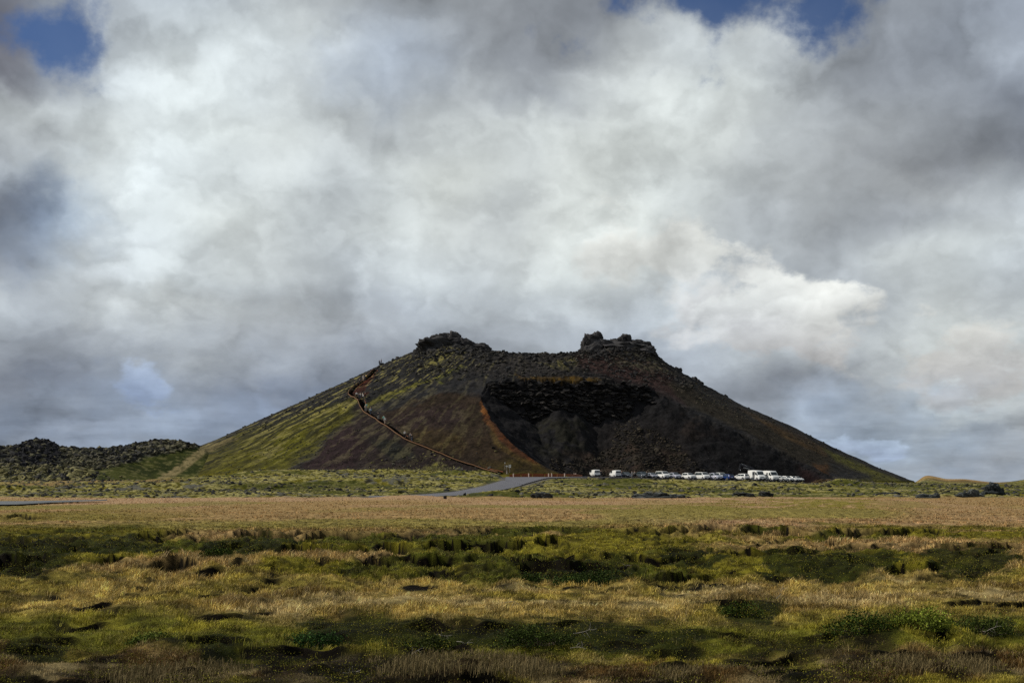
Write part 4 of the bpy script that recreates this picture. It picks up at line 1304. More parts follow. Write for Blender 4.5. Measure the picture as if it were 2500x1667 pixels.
# shrubs and tussocks one can tell apart
def shrub(px, py, wpx, hpx, c0, c1, label, group=None, n=2600, leaf=.016, name='shrub'):
    x0, y0 = at_pix(px, py); k = y0 / FPX
    rx = wpx * k / 2; h = hpx * k; ry = rx * .55
    z0 = float(ground_z(np.array([x0]), np.array([y0]))[0]) - .03
    # clumps of foliage over a bed of twigs
    ncl = 26; ca = rng.uniform(0, 6.283, ncl); cr = np.sqrt(rng.random(ncl)) * .85
    ccx = np.cos(ca) * cr * rx; ccy = np.sin(ca) * cr * ry; ccz = h * (1 - cr ** 2) * rng.uniform(.35, .85, ncl)
    pk = rng.integers(0, ncl, n); g = rng.normal(size=(n, 3)) * np.array([rx * .17, ry * .22, h * .15])
    x = x0 + ccx[pk] + g[:, 0]; y = y0 + ccy[pk] + g[:, 1]; z = z0 + np.maximum(.01, ccz[pk] + g[:, 2])
    c = lerp(np.zeros((n, 3)) + np.array(c0), np.array(c1), rng.random(n) ** 1.3)
    cc = rng.uniform(.6, 1.4, ncl)[pk]
    root = bpy.data.objects.new(name, None); root.location = (x0, y0, z0); link(root)
    tag(root, label, 'shrub', group)
    f = leaves('foliage', x - x0, y - y0, z - z0, np.full(n, leaf) * rng.uniform(.7, 1.3, n), c * cc[:, None], LEAFM, kind=None, parent=root)
    tubes = []
    for i in range(ncl):
        tubes.append(([(0 + rng.uniform(-.3, .3) * rx, rng.uniform(-.2, .2) * ry, 0), (ccx[i] * .5, ccy[i] * .5, ccz[i] * .55), (ccx[i], ccy[i], ccz[i])], .008, .003))
    tube_mesh('stems', tubes, mat('twig', (.16, .12, .085), .9), root)
    return root


def tube_mesh(name, tubes, m, parent=None, sides=5):
    V, F = [], []
    for pts, r0, r1 in tubes:
        pts = [Vector(p) for p in pts]; n = len(pts); base = len(V)
        for i, p in enumerate(pts):
            d = (pts[min(i + 1, n - 1)] - pts[max(i - 1, 0)]).normalized()
            a = d.cross(Vector((.3, .2, 1))).normalized() if abs(d.z) < .95 else d.cross(Vector((1, 0, 0))).normalized()
            b = d.cross(a); r = r0 + (r1 - r0) * i / max(1, n - 1)
            for k in range(sides):
                t = 2 * math.pi * k / sides
                V.append(tuple(p + a * math.cos(t) * r + b * math.sin(t) * r))
        for i in range(n - 1):
            for k in range(sides):
                F.append((base + i * sides + k, base + i * sides + (k + 1) % sides, base + (i + 1) * sides + (k + 1) % sides, base + (i + 1) * sides + k))
        F.append(tuple(base + k for k in range(sides))[::-1]); F.append(tuple(base + (n - 1) * sides + k for k in range(sides)))
    me = bpy.data.meshes.new(name); me.from_pydata(V, [], F); me.materials.append(m)
    return link(bpy.data.objects.new(name, me), parent)


DG0, DG1 = (.016, .026, .006), (.055, .085, .014)
shrub(2110, 1566, 200, 62, DG0, DG1, 'dark green leafy shrub left of the bright yellow-green one', 'shrubs in the foreground turf', 3600)
shrub(2252, 1566, 150, 70, (.10, .13, .015), (.22, .26, .04), 'bright yellow-green leafy shrub at the lower right of the plain', 'shrubs in the foreground turf', 3200, .018)
shrub(2400, 1560, 190, 60, DG0, (.075, .10, .02), 'mid-green shrub near the right edge, right of the bright yellow-green one', 'shrubs in the foreground turf', 2800)
shrub(765, 1564, 190, 58, (.014, .030, .008), (.04, .085, .02), 'deep bluish-green shrub at the left end of the dark heath band', 'shrubs in the foreground turf', 3600)
shrub(1310, 1574, 200, 62, DG0, (.060, .085, .016), 'broad dark shrub in the middle of the heath band with pale twigs beside it', 'shrubs in the foreground turf', 3600)
shrub(1050, 1572, 170, 48, DG0, (.060, .075, .016), 'low dark shrub just behind the dome-shaped tussock', 'shrubs in the foreground turf', 2600)
shrub(1440, 1412, 190, 46, (.018, .034, .008), (.055, .080, .018), 'wide dark green mat shrub in the middle of the green hollow', 'shrubs in the green hollow', 4200, .024)
shrub(1290, 1398, 110, 30, (.018, .034, .008), (.06, .085, .018), 'smaller green mat shrub left of the wide dark one in the hollow', 'shrubs in the green hollow', 2200, .024)
shrub(540, 1366, 100, 26, DG0, DG1, 'dark round shrub in the left half of the green hollow', 'shrubs in the green hollow', 2000, .026)
shrub(1810, 1504, 120, 44, DG0, DG1, 'dark shrub above the pale tussock, right of centre', 'shrubs in the foreground turf', 2600)
shrub(380, 1578, 130, 30, (.06, .09, .015), (.16, .19, .04), 'small broad-leaved yellow-green shrub at the lower left', 'shrubs in the foreground turf', 1800, .018)


def tussock(px, py, wpx, hpx, label):
    x0, y0 = at_pix(px, py); k = y0 / FPX; rx = wpx * k / 2; h = hpx * k
    n = 900; a = rng.uniform(0, 6.283, n); r = np.sqrt(rng.random(n))
    x = x0 + np.cos(a) * r * rx; y = y0 + np.sin(a) * r * rx * .6
    hh = h * (1 - .55 * r ** 2) * .32
    col = lerp(np.zeros((n, 3)) + PALE * .62, np.array([.13, .095, .04]), rng.random(n))
    o = blades('grass_tussock', x - x0, y - y0, 6, hh, np.full(n, .006), col, GRASSM, .9, .06, 1.2, zf=lambda X, Y: ground_z(X + x0, Y + y0), kind=None)
    z0 = float(ground_z(np.array([x0]), np.array([y0]))[0])
    for v in o.data.vertices: v.co.z -= z0
    o.location = (x0, y0, z0)
    tag(o, label, 'tussock', 'grass tussocks at the bottom of the picture')


tussock(1150, 1640, 240, 74, 'dome-shaped tussock of dry grass with a dark underside in the bottom middle')
tussock(1765, 1640, 140, 66, 'pale leaning tussock of dry grass beside a dark hollow, right of centre')
tussock(2240, 1630, 190, 60, 'low spread tussock of pale pinkish grass at the lower right')
tussock(420, 1640, 200, 60, 'flattened tussock of pale dry grass at the lower left')


def branch(px, py, wpx, ang, label, seed):
    rs = random.Random(seed)
    x0, y0 = at_pix(px, py); k = y0 / FPX; L = wpx * k
    z0 = float(ground_z(np.array([x0]), np.array([y0]))[0]) + .09
    tubes = []
    main = [(0, 0, 0)]
    a = ang
    for i in range(6):
        a += rs.uniform(-.5, .5)
        p = main[-1]; main.append((p[0] + math.cos(a) * L / 6, p[1] + rs.uniform(-.03, .03), max(-.03, p[2] + math.sin(a) * L / 6 * .8)))
    tubes.append((main, .0045, .002))
    for i in (2, 3, 4):
        b = a + rs.choice((-1, 1)) * rs.uniform(.6, 1.2); p = main[i]; q = [p]
        for j in range(3):
            b += rs.uniform(-.4, .4); u = q[-1]; q.append((u[0] + math.cos(b) * L / 9, u[1] + rs.uniform(-.02, .02), u[2] + math.sin(b) * L / 9))
        tubes.append((q, .003, .0015))
    o = tube_mesh('dead_branch', tubes, mat('bleached_wood', (.30, .27, .22), .9))
    o.location = (x0, y0, z0)
    tag(o, label, 'branch', 'bleached branches lying in the heath')


branch(1400, 1552, 60, .4, 'forked bleached branch curling up right of the middle heath shrub', 1)
branch(1065, 1550, 40, -.5, 'thin bleached twig lying above the dome-shaped tussock', 2)
branch(1392, 1586, 44, .5, 'short bleached twig just below the forked bleached branch', 3)
branch(1115, 1562, 40, .3, 'arched bleached twig between the dome-shaped tussock and the heath shrub', 4)
branch(838, 1632, 46, -.3, 'bleached stick lying on brown soil left of the dome-shaped tussock', 5)
branch(1000, 1618, 50, .9, 'cluster of bleached twigs rising from the left side of the dome-shaped tussock', 6)
branch(1228, 1480, 44, .25, 'pale straight twig in the meadow above the heath band', 7)
branch(2080, 1405, 50, -.5, 'pale grey branch hanging below the long dark hollow on the right', 8)
branch(1520, 1378, 40, -.4, 'pale grey twigs at the right end of the wide mat shrub', 9)
branch(1895, 1475, 50, .8, 'pale leaning stalks in the dry grass right of centre', 10)
branch(2400, 1565, 50, .2, 'bleached twig in front of the mid-green shrub near the right edge', 11)

# ------------------------------------------------------------------ small builders
class MB:
    def __init__(self): self.v = []; self.f = []

    def box(self, c, s, rot=0.0, taper=1.0):
        b = len(self.v)
        for dz in (-.5, .5):
            k = 1.0 if dz < 0 else taper
            for dx, dy in ((-.5, -.5), (.5, -.5), (.5, .5), (-.5, .5)):
                x, y = dx * s[0] * k, dy * s[1] * k
                self.v.append((c[0] + x * math.cos(rot) - y * math.sin(rot), c[1] + x * math.sin(rot) + y * math.cos(rot), c[2] + dz * s[2]))
        for q in ((3, 2, 1, 0), (4, 5, 6, 7), (0, 1, 5, 4), (1, 2, 6, 5), (2, 3, 7, 6), (3, 0, 4, 7)): self.f.append(tuple(b + i for i in q))

    def bar(self, p, q, w, h):
        """box section bar from p to q"""
        p = Vector(p); q = Vector(q); d = (q - p).normalized()
        up = Vector((0, 0, 1)) if abs(d.z) < .95 else Vector((1, 0, 0))
        a = d.cross(up).normalized() * w / 2; c = a.cross(d).normalized() * h / 2; b = len(self.v)
        for o in (p, q):
            for m in (-a - c, a - c, a + c, -a + c): self.v.append(tuple(o + m))
        for k in ((3, 2, 1, 0), (4, 5, 6, 7), (0, 1, 5, 4), (1, 2, 6, 5), (2, 3, 7, 6), (3, 0, 4, 7)): self.f.append(tuple(b + i for i in k))

    def cyl(self, c, r, w, axis='y', n=16, r2=None):
        r2 = r if r2 is None else r2; b = len(self.v)
        for s, rr in ((-.5, r), (.5, r2)):
            for i in range(n):
                t = 2 * math.pi * i / n; u, v = rr * math.cos(t), rr * math.sin(t)
                if axis == 'y': self.v.append((c[0] + u, c[1] + s * w, c[2] + v))
                elif axis == 'z': self.v.append((c[0] + u, c[1] + v, c[2] + s * w))
                else: self.v.append((c[0] + s * w, c[1] + u, c[2] + v))
        for i in range(n): self.f.append((b + i, b + (i + 1) % n, b + n + (i + 1) % n, b + n + i))
        self.f.append(tuple(b + i for i in range(n))[::-1]); self.f.append(tuple(b + n + i for i in range(n)))

    def quad(self, *p):
        b = len(self.v); self.v += [tuple(q) for q in p]; self.f.append(tuple(range(b, b + len(p))))

    def build(self, name, m, parent=None, bevel=0.0, smooth=False):
        me = bpy.data.meshes.new(name); me.from_pydata(self.v, [], self.f); me.materials.append(m); me.update()
        bm = bmesh.new(); bm.from_mesh(me); bmesh.ops.recalc_face_normals(bm, faces=bm.faces); bm.to_mesh(me); bm.free()
        if smooth: me.polygons.foreach_set('use_smooth', [True] * len(me.polygons))
        o = link(bpy.data.objects.new(name, me), parent)
        if bevel:
            md = o.modifiers.new('bevel', 'BEVEL'); md.width = bevel; md.segments = 2; md.limit_method = 'ANGLE'
        return o


def empty(name, loc, rz=0.0):
    e = bpy.data.objects.new(name, None); e.location = loc; e.rotation_euler = (0, 0, rz); return link(e)


GLASS = mat('dark_glass', (.020, .032, .036), .08, spec=.6, var=.05)
TYRE = mat('tyre', (.018, .018, .019), .9)
RIMM = mat('wheel_rim', (.30, .30, .31), .35, .6)
BLK = mat('black_plastic', (.018, .018, .022), .6)
PLATE = mat('number_plate', (.62, .64, .66), .5)
HEAD = mat('headlamp_glass', (.62, .66, .68), .15)
REDL = mat('tail_lamp', (.30, .018, .014), .25)
WHITE = mat('white_paint', (.74, .745, .72), .30, spec=.5, var=.05, coat=.4)
CREAM = mat('cream_paint', (.66, .66, .55), .35, spec=.5, var=.05)
SILV = mat('silver_paint', (.34, .35, .40), .35, .35, var=.05, coat=.3)
LILAC = mat('silver_lilac_paint', (.46, .47, .55), .3, .2, var=.05, coat=.4)
GREY = mat('slate_grey_paint', (.085, .10, .12), .3, .3, var=.05, coat=.4)
NAVY = mat('blue_paint', (.012, .040, .17), .3, .1, var=.06, coat=.6)
BLACKP = mat('black_paint', (.010, .011, .013), .3, var=.05, coat=.5)
TEAL = mat('dark_teal_paint', (.010, .045, .050), .3, var=.05, coat=.5)
TANP_ = mat('grey_beige_paint', (.26, .25, .20), .4, var=.06)

# side profiles: (x from rear to front, top height), roof span, window span, sizes
VEH = {
 'hatchback': dict(L=4.15, W=1.76, H=1.48, belt=.92, st=[(-2.07, .62), (-2.05, .90), (-1.93, 1.02), (-1.62, 1.38), (-.9, 1.48), (.25, 1.44), (1.02, 1.00), (1.75, .84), (2.0, .70), (2.07, .52)], cab=(-1.93, 1.02), roof=(-1.62, .25), wh=1.28, wr=.31),
 'suv': dict(L=4.5, W=1.85, H=1.68, belt=1.05, st=[(-2.25, .65), (-2.22, 1.02), (-2.12, 1.12), (-1.85, 1.58), (-1.0, 1.68), (.35, 1.64), (1.05, 1.15), (1.95, 1.02), (2.2, .85), (2.25, .60)], cab=(-2.12, 1.05), roof=(-1.85, .35), wh=1.38, wr=.36),
 'sedan': dict(L=4.65, W=1.80, H=1.44, belt=.92, st=[(-2.32, .62), (-2.30, .92), (-1.65, 1.02), (-1.05, 1.36), (-.4, 1.44), (.35, 1.41), (1.15, .98), (2.0, .82), (2.26, .68), (2.32, .5)], cab=(-1.65, 1.15), roof=(-1.05, .35), wh=1.40, wr=.32),
 'estate': dict(L=4.6, W=1.80, H=1.48, belt=.94, st=[(-2.3, .62), (-2.28, .92), (-2.2, 1.02), (-1.9, 1.40), (-.9, 1.48), (.3, 1.44), (1.1, 1.0), (1.95, .85), (2.24, .70), (2.3, .52)], cab=(-2.2, 1.10), roof=(-1.9, .3), wh=1.38, wr=.32),
 'small_van': dict(L=4.4, W=1.80, H=1.84, belt=1.08, st=[(-2.2, .6), (-2.19, 1.05), (-2.16, 1.70), (-2.0, 1.82), (-.8, 1.84), (.45, 1.78), (1.15, 1.16), (1.8, 1.0), (2.12, .86), (2.2, .6)], cab=(-2.17, 1.15), roof=(-2.0, .45), wh=1.4, wr=.32),
 'minivan': dict(L=4.9, W=1.92, H=1.95, belt=1.15, st=[(-2.45, .6), (-2.44, 1.12), (-2.38, 1.80), (-2.2, 1.93), (-.8, 1.95), (.85, 1.90), (1.65, 1.25), (2.15, 1.08), (2.40, .92), (2.45, .6)], cab=(-2.39, 1.65), roof=(-2.2, .85), wh=1.55, wr=.34),
 'high_van': dict(L=5.9, W=2.02, H=2.62, belt=1.30, st=[(-2.95, .6), (-2.94, 1.28), (-2.88, 2.48), (-2.7, 2.60), (-.8, 2.62), (1.25, 2.52), (1.60, 2.28), (2.15, 1.42), (2.70, 1.16), (2.92, .95), (2.95, .6)], cab=(-2.89, 2.15), roof=(-2.7, 1.60), wh=1.85, wr=.36),
 'pickup': dict(L=5.2, W=1.86, H=1.80, belt=1.10, st=[(-2.6, .7), (-2.58, 1.08), (-1.0, 1.09), (-.92, 1.70), (-.6, 1.80), (.45, 1.77), (1.15, 1.20), (2.2, 1.06), (2.56, .90), (2.6, .65)], cab=(-.95, 1.15), roof=(-.92, .45), wh=1.6, wr=.38),
}


def vehicle(name, kind, px, depth, heading, paint, label, cat, group='vehicles parked along the car park', glass_open=None, side_windows=True, rear='glass', bumper=BLK, base=None, z=None):
    D = VEH[kind]; W = D['W'] / 2; H = D['H']; belt = D['belt']; z0 = .24
    x = (px - CX) / FPX * depth
    gz = z if z is not None else float(smooth_ground(np.array([x]), np.array([depth]))[0]) + .17
    root = empty(name, (x, depth, gz), math.radians(heading)); tag(root, label, cat, group)
    c0, c1 = D['cab']; r0, r1 = D['roof']
    tum = {'high_van': .90, 'minivan': .84, 'small_van': .84}.get(kind, .76)

    def wtop(xx, zt):
        return W * (1 - (1 - tum) * max(0.0, min(1.0, (zt - belt) / (H - belt))))
    st = D['st']; xs = [p[0] for p in st]; zs = [p[1] for p in st]
    X = sorted(set([round(v, 3) for v in xs] + [c0, c1] + list(np.linspace(xs[0], xs[-1], 15).round(3))))
    mb = MB(); nr = 14; rings = []
    for xx in X:
        zt = float(np.interp(xx, xs, zs)); end = min(1, (xx - xs[0]) / .35 + .0, (xs[-1] - xx) / .45)
        wf = .80 + .20 * math.sqrt(max(0.0, min(1.0, end)))
        zb = z0 + .10 * (1 - max(0.0, min(1.0, end)))
        bz = min(belt, zt - .03) if zt > belt else zt - .06
        wt = wtop(xx, zt) * wf; w = W * wf
        half = [(0, zb), (w * .86, zb), (w * .985, zb + .16), (w, (zb + bz) / 2), (w * .985, bz), ((w * .985 + wt) / 2, (bz + zt - .05) / 2 + .0) if zt > belt else (w * .97, (bz + zt) / 2), (wt, zt - .06) if zt > belt else (w * .93, zt - .015), (wt * .80, zt)]
        ring = [(xx, -a, b) for a, b in half] + [(xx, a, b) for a, b in half[::-1] if a > 0]
        rings.append(ring)
    b0 = 0
    for r in rings: mb.v += r
    n = len(rings[0])
    for i in range(len(rings) - 1):
        for k in range(n):
            mb.f.append((i * n + k, i * n + (k + 1) % n, (i + 1) * n + (k + 1) % n, (i + 1) * n + k))
    mb.f.append(tuple(range(n))[::-1]); mb.f.append(tuple((len(rings) - 1) * n + k for k in range(n)))
    body = mb.build('body', paint, root, 0.0, True)
    md = body.modifiers.new('edge', 'EDGE_SPLIT'); md.split_angle = math.radians(38)
    # windscreen and rear window lie on the sloping stations
    def pane(nm, xa, za, xb, zb_, inset, parent=root, mt=GLASS, lift=.012):
        wa = wtop(xa, za) * inset; wb = wtop(xb, zb_) * inset
        dx, dz = xb - xa, zb_ - za; ln = math.hypot(dx, dz); nx, nz = (-dz / ln, dx / ln)
        if nz < 0: nx, nz = -nx, -nz
        if abs(nz) < .15: nx = math.copysign(abs(nx), xa); nz = abs(nz)
        p = MB(); P = [(xa, -wa), (xa, wa), (xb, wb), (xb, -wb)]; Z = [za, za, zb_, zb_]
        f_ = [(q[0] + nx * lift, q[1], zz + nz * lift) for q, zz in zip(P, Z)]; b_ = [(q[0] - nx * .02, q[1], zz - nz * .02) for q, zz in zip(P, Z)]
        p.v = f_ + b_; p.f = [(0, 1, 2, 3), (7, 6, 5, 4), (0, 4, 5, 1), (1, 5, 6, 2), (2, 6, 7, 3), (3, 7, 4, 0)]
        return p.build(nm, mt, parent)
    ti = lambda xx: float(np.interp(xx, xs, zs))
    a, b = (r1 + (c1 - r1) * .08, r1 + (c1 - r1) * .95)
    pane('windscreen', a, ti(a), b, ti(b), .84)
    if rear == 'glass':
        if kind in ('small_van', 'minivan', 'high_van'):
            pane('rear_window', xs[1] - .0 + .005, belt + .04, c0 + .0, H - .28, .80)
        else:
            a, b = (r0 + (c0 - r0) * .12, r0 + (c0 - r0) * .92); pane('rear_window', a, ti(a), b, ti(b), .80)
    # side windows
    def side(nm, xa, xb, s, xta=None, xtb=None, zlo=None, zhi=None):
        zl = (zlo or belt + .03); zh = zhi or (H - .16); p = MB()
        xta = xa if xta is None else xta; xtb = xb if xtb is None else xtb
        yl = wtop(0, zl) * s; yh = wtop(0, zh) * s
        o = .018 * s; P = [(xa, yl, zl), (xb, yl, zl), (xtb, yh, zh), (xta, yh, zh)]
        p.v = [(q[0], q[1] + o, q[2]) for q in P] + [(q[0], q[1] - o * 3, q[2]) for q in P]
        p.f = [(0, 1, 2, 3), (7, 6, 5, 4), (0, 4, 5, 1), (1, 5, 6, 2), (2, 6, 7, 3), (3, 7, 4, 0)]
        return p.build(nm, GLASS, root)
    for s in (-1, 1):
        fd = r1 + (c1 - r1) * .72
        if kind == 'high_van':
            side('side_window', .95, 1.95, s, .95, 1.50, 1.42, 2.08)
            side('side_window', -.15, .45, s, -.15, .45, 1.42, 2.08)
        elif kind == 'pickup':
            side('side_window', -.78, .0, s, -.72, .0); side('side_window', .08, fd, s, .08, r1 + .02)
        elif kind in ('small_van',) and not side_windows:
            side('side_window', .10, fd, s, .10, r1 + .02)
        else:
            side('side_window', r0 + .05, -.62, s, r0 + .20, -.62); side('side_window', -.52, .10 if kind != 'sedan' else .0, s)
            side('side_window', .18, fd, s, .18, r1 + .02)
    # wheels
    for wx in (-D['wh'], D['wh']):
        for s in (-1, 1):
            w_ = MB(); w_.cyl((0, 0, 0), D['wr'], .21, 'y', 18); wo = w_.build('wheel', TYRE, root, .02); wo.location = (wx, s * (W - .085), D['wr'] + .0)
            r_ = MB(); r_.cyl((0, s * .10, 0), D['wr'] * .62, .03, 'y', 12); ro = r_.build('rim', RIMM, wo)
            ar = MB(); ar.cyl((wx, s * (W - .02), D['wr'] + .03), D['wr'] * 1.16, .055, 'y', 18); ar.build('wheel_arch', BLK, root)
    fx = xs[-1]; rx_ = xs[0]
    bp = MB(); bp.box((fx - .04, 0, .42), (.16, W * 1.62, .26)); bp.build('front_bumper', bumper, root, .03)
    bp = MB(); bp.box((rx_ + .04, 0, .44), (.14, W * 1.62, .24)); bp.build('rear_bumper', bumper, root, .03)
    gz_ = ti(fx - .06) - .10
    g = MB(); g.box((fx - .03, 0, gz_ - .02), (.07, W * .95, .14)); g.build('grille', BLK, root, .02)
    for s in (-1, 1):
        h_ = MB(); h_.box((fx - .10, s * W * .68, gz_ + .03), (.14, W * .34, .15)); h_.build('headlight', HEAD, root, .03)
        t_ = MB(); t_.box((rx_ + .05, s * W * .74, belt - .12 if kind != 'high_van' else 1.15), (.08, W * .16, .30)); t_.build('tail_light', REDL, root, .02)
        m_ = MB(); m_.box((r1 + (c1 - r1) * .75, s * (W + .10), belt + .12), (.12, .18, .15 if kind != 'high_van' else .30)); m_.build('mirror', BLK if kind == 'high_van' else paint, root, .03)
    p_ = MB(); p_.box((fx + .045, 0, .44), (.012, .52, .12)); p_.build('number_plate', PLATE, root)
    p_ = MB(); p_.box((rx_ - .035, 0, .62 if kind != 'small_van' else .55), (.012, .52, .12)); p_.build('number_plate', PLATE, root)
    return root


def rel(root, mb, name, m, bevel=0.0):
    return mb.build(name, m, root, bevel)


v = vehicle('parked_van', 'small_van', 1452, 367, 104, WHITE, 'white small van seen from behind, leftmost vehicle of the row', 'van', side_windows=False)
m_ = MB(); m_.box((-2.205, 0, .98), (.02, .75, .06)); rel(v, m_, 'door_handle', BLK)
vehicle('parked_car', 'hatchback', 1482, 372, 160, TANP_, 'dusty grey-beige car between the two white vans at the left end', 'car')
v = vehicle('parked_van', 'small_van', 1502, 366, 108, WHITE, 'white small van with a dark slot across its white rear door, second from left', 'van', side_windows=False)
m_ = MB(); m_.box((-2.205, 0, .90), (.02, 1.0, .12)); rel(v, m_, 'door_panel', BLK)
vehicle('parked_car', 'hatchback', 1529, 366, -66, GREY, 'dark slate hatchback right of the second white van', 'car')
vehicle('parked_van', 'minivan', 1556, 371, -62, BLACKP, 'black van partly hidden behind the standing people', 'van')
vehicle('parked_car', 'suv', 1569, 365, -70, GREY, 'dark slate grey off-roader with a pale number plate beside the black van', 'car')
vehicle('parked_car', 'hatchback', 1583, 372, -64, TEAL, 'dark teal car half hidden behind the silver-grey hatchback', 'car')
vehicle('parked_car', 'hatchback', 1592, 365, -70, SILV, 'silver-grey hatchback left of the white people carrier', 'car')
vehicle('parked_car', 'minivan', 1618, 364, -66, WHITE, 'white people carrier with black lower bumper in the left half of the row', 'car')
vehicle('parked_car', 'suv', 1647, 364, -68, LILAC, 'pale lilac-silver off-roader right of the white people carrier', 'car')
vehicle('parked_car', 'hatchback', 1661, 370, -66, WHITE, 'small white car tucked behind the lilac-silver off-roader', 'car')
vehicle('parked_car', 'suv', 1682, 363, -64, WHITE, 'white off-roader parked in front of the cream van', 'car')
vehicle('parked_van', 'minivan', 1688, 371, -72, CREAM, 'cream van behind the white off-roader', 'van')
vehicle('parked_car', 'minivan', 1715, 363, -66, WHITE, 'white people carrier standing apart, right of the cream van', 'car')
v = vehicle('parked_pickup', 'pickup', 1745, 362, -64, LILAC, 'pale silver pickup truck with a hoop over its bed', 'pickup truck')
m_ = MB(); m_.bar((-1.3, -.8, 1.08), (-1.3, -.8, 1.72), .07, .07); m_.bar((-1.3, .8, 1.08), (-1.3, .8, 1.72), .07, .07); m_.bar((-1.3, -.84, 1.72), (-1.3, .84, 1.72), .07, .07); rel(v, m_, 'roll_bar', WHITE)
vehicle('parked_van', 'minivan', 1758, 369, -68, WHITE, 'white van with dark windows behind the pickup and the blue estate', 'van')
vehicle('parked_car', 'estate', 1774, 362, 118, NAVY, 'deep blue estate car with a pale rear plate', 'car')
vehicle('parked_car', 'suv', 1810, 361, 126, WHITE, 'white off-roader seen from behind, left of the open-doored van', 'car')
v = vehicle('parked_van', 'high_van', 1847, 360, -69, WHITE, 'white high-roof van with its side door open', 'van', 'white high-roof vans', bumper=BLK)
m_ = MB(); m_.box((-.35 + .75, -1.0, 1.35), (.62, .05, 1.75)); m_.v = [(a, b - .02, c) for a, b, c in m_.v]; rel(v, m_, 'doorway_shade', BLK)  # black slab stands for the shade inside the open doorway
m_ = MB(); m_.box((-.75, -1.10, 1.38), (1.1, .05, 1.85)); rel(v, m_, 'sliding_door', WHITE, .02)
vehicle('parked_van', 'high_van', 1880, 359.5, -69, WHITE, 'white high-roof van with closed doors, right of the open-doored van', 'van', 'white high-roof vans')
vehicle('parked_car', 'sedan', 1903, 362, -32, WHITE, 'white saloon half hidden by the right-hand high-roof van', 'car')
vehicle('parked_car', 'hatchback', 1921, 366, -58, WHITE, 'small white car directly right of the white saloon', 'car')
vehicle('parked_car', 'hatchback', 1934, 368, -52, WHITE, 'small white car, second from the right end of the row', 'car')
vehicle('parked_car', 'hatchback', 1945, 369, -58, WHITE, 'small white car, rightmost of the row', 'car')


def pad_z(x, y): return float(smooth_ground(np.array([x]), np.array([y]))[0]) + .17


# ------------------------------------------------------------------ excavator and red loader
def excavator():
    d = 372.0; k = d / FPX
    X = lambda px: (px - CX) * k
    bx = X(1856); gz = pad_z(bx, d); Zp = lambda py: CAMZ + (HOR - py) * k - gz
    r = empty('excavator', (bx, d, gz)); tag(r, 'black excavator arm reaching up behind the parked cars beside the white high-roof vans', 'excavator')
    R_ = lambda px: X(px) - bx
    ST = mat('black_steel', (.030, .030, .036), .45, .3)
    for s in (-1, 1):
        t = MB(); t.box((0, s * 1.0, .42), (3.4, .5, .55)); t.cyl((-1.7, s * 1.0, .42), .28, .5); t.cyl((1.7, s * 1.0, .42), .28, .5); t.build('track', TYRE, r, .04)
    t = MB(); t.cyl((0, 0, .85), .6, .3, 'z'); t.box((.3, 0, 1.25), (2.6, 2.0, .6)); t.box((1.2, 0, 1.65), (.9, 1.9, .5)); t.build('house', ST, r, .05)
    c = MB(); c.box((-.55, -.6, 2.0), (1.1, .85, 1.1)); co = c.build('cab', ST, r, .05)
    g = MB(); g.box((-.60, -1.035, 2.15), (.85, .02, .65)); g.box((-1.11, -.6, 2.15), (.02, .7, .65)); g.build('cab_window', GLASS, co)
    p0 = (-.9, .15, 1.45); p1 = (R_(1842), .15, Zp(1147.5)); p2 = (R_(1830), .15, Zp(1140.5)); p3 = (R_(1808.5), .15, Zp(1133.5))
    b = MB(); b.bar(p0, p1, .34, .60); b.bar(p1, p2, .34, .68); b.bar(p2, p3, .34, .52); bo = b.build('boom', ST, r, .03)
    hl = MB(); hl.bar((p3[0] + .2, -.03, p3[2] + .23), (p2[0] - .6, -.03, p2[2] + .30), .07, .05); hl.build('hydraulic_pipe', mat('bare_metal', (.55, .55, .56), .35, .7), bo)
    # pale lettering on the boom: a row of short upright strokes, too small to read
    lt = MB(); L0 = Vector((R_(1816), -.035, Zp(1141.3))); L1 = Vector((R_(1828.5), -.035, Zp(1144.0)))
    for i in range(7):
        c_ = L0.lerp(L1, i / 6.0); lt.box(tuple(c_), (.13, .02, .17)); 
    lt.build('lettering', mat('white_lettering', (.62, .62, .60), .6), bo)
    q1 = (R_(1802.5), .15, Zp(1153.5))
    s_ = MB(); s_.bar(p3, q1, .26, .42); s_.bar((p3[0] - .05, .15, p3[2] + .25), (p3[0] + .05, .15, p3[2] - .30), .3, .6); so_ = s_.build('stick', ST, r, .03)
    cy = MB(); cy.cyl((R_(1807.5), .02, Zp(1147.5)), .13, .42, 'z', 10); cy.build('hydraulic_cylinder', mat('bare_metal', (.55, .55, .56), .35, .7), so_)
    k_ = MB(); k_.box((R_(1804.5), .15, Zp(1158)), (.9, .9, .75), 0, .7); k_.box((R_(1808), .02, Zp(1156)), (.26, .6, .28)); k_.build('bucket', mat('worn_steel', (.10, .10, .10), .6, .4), r, .04)


excavator()


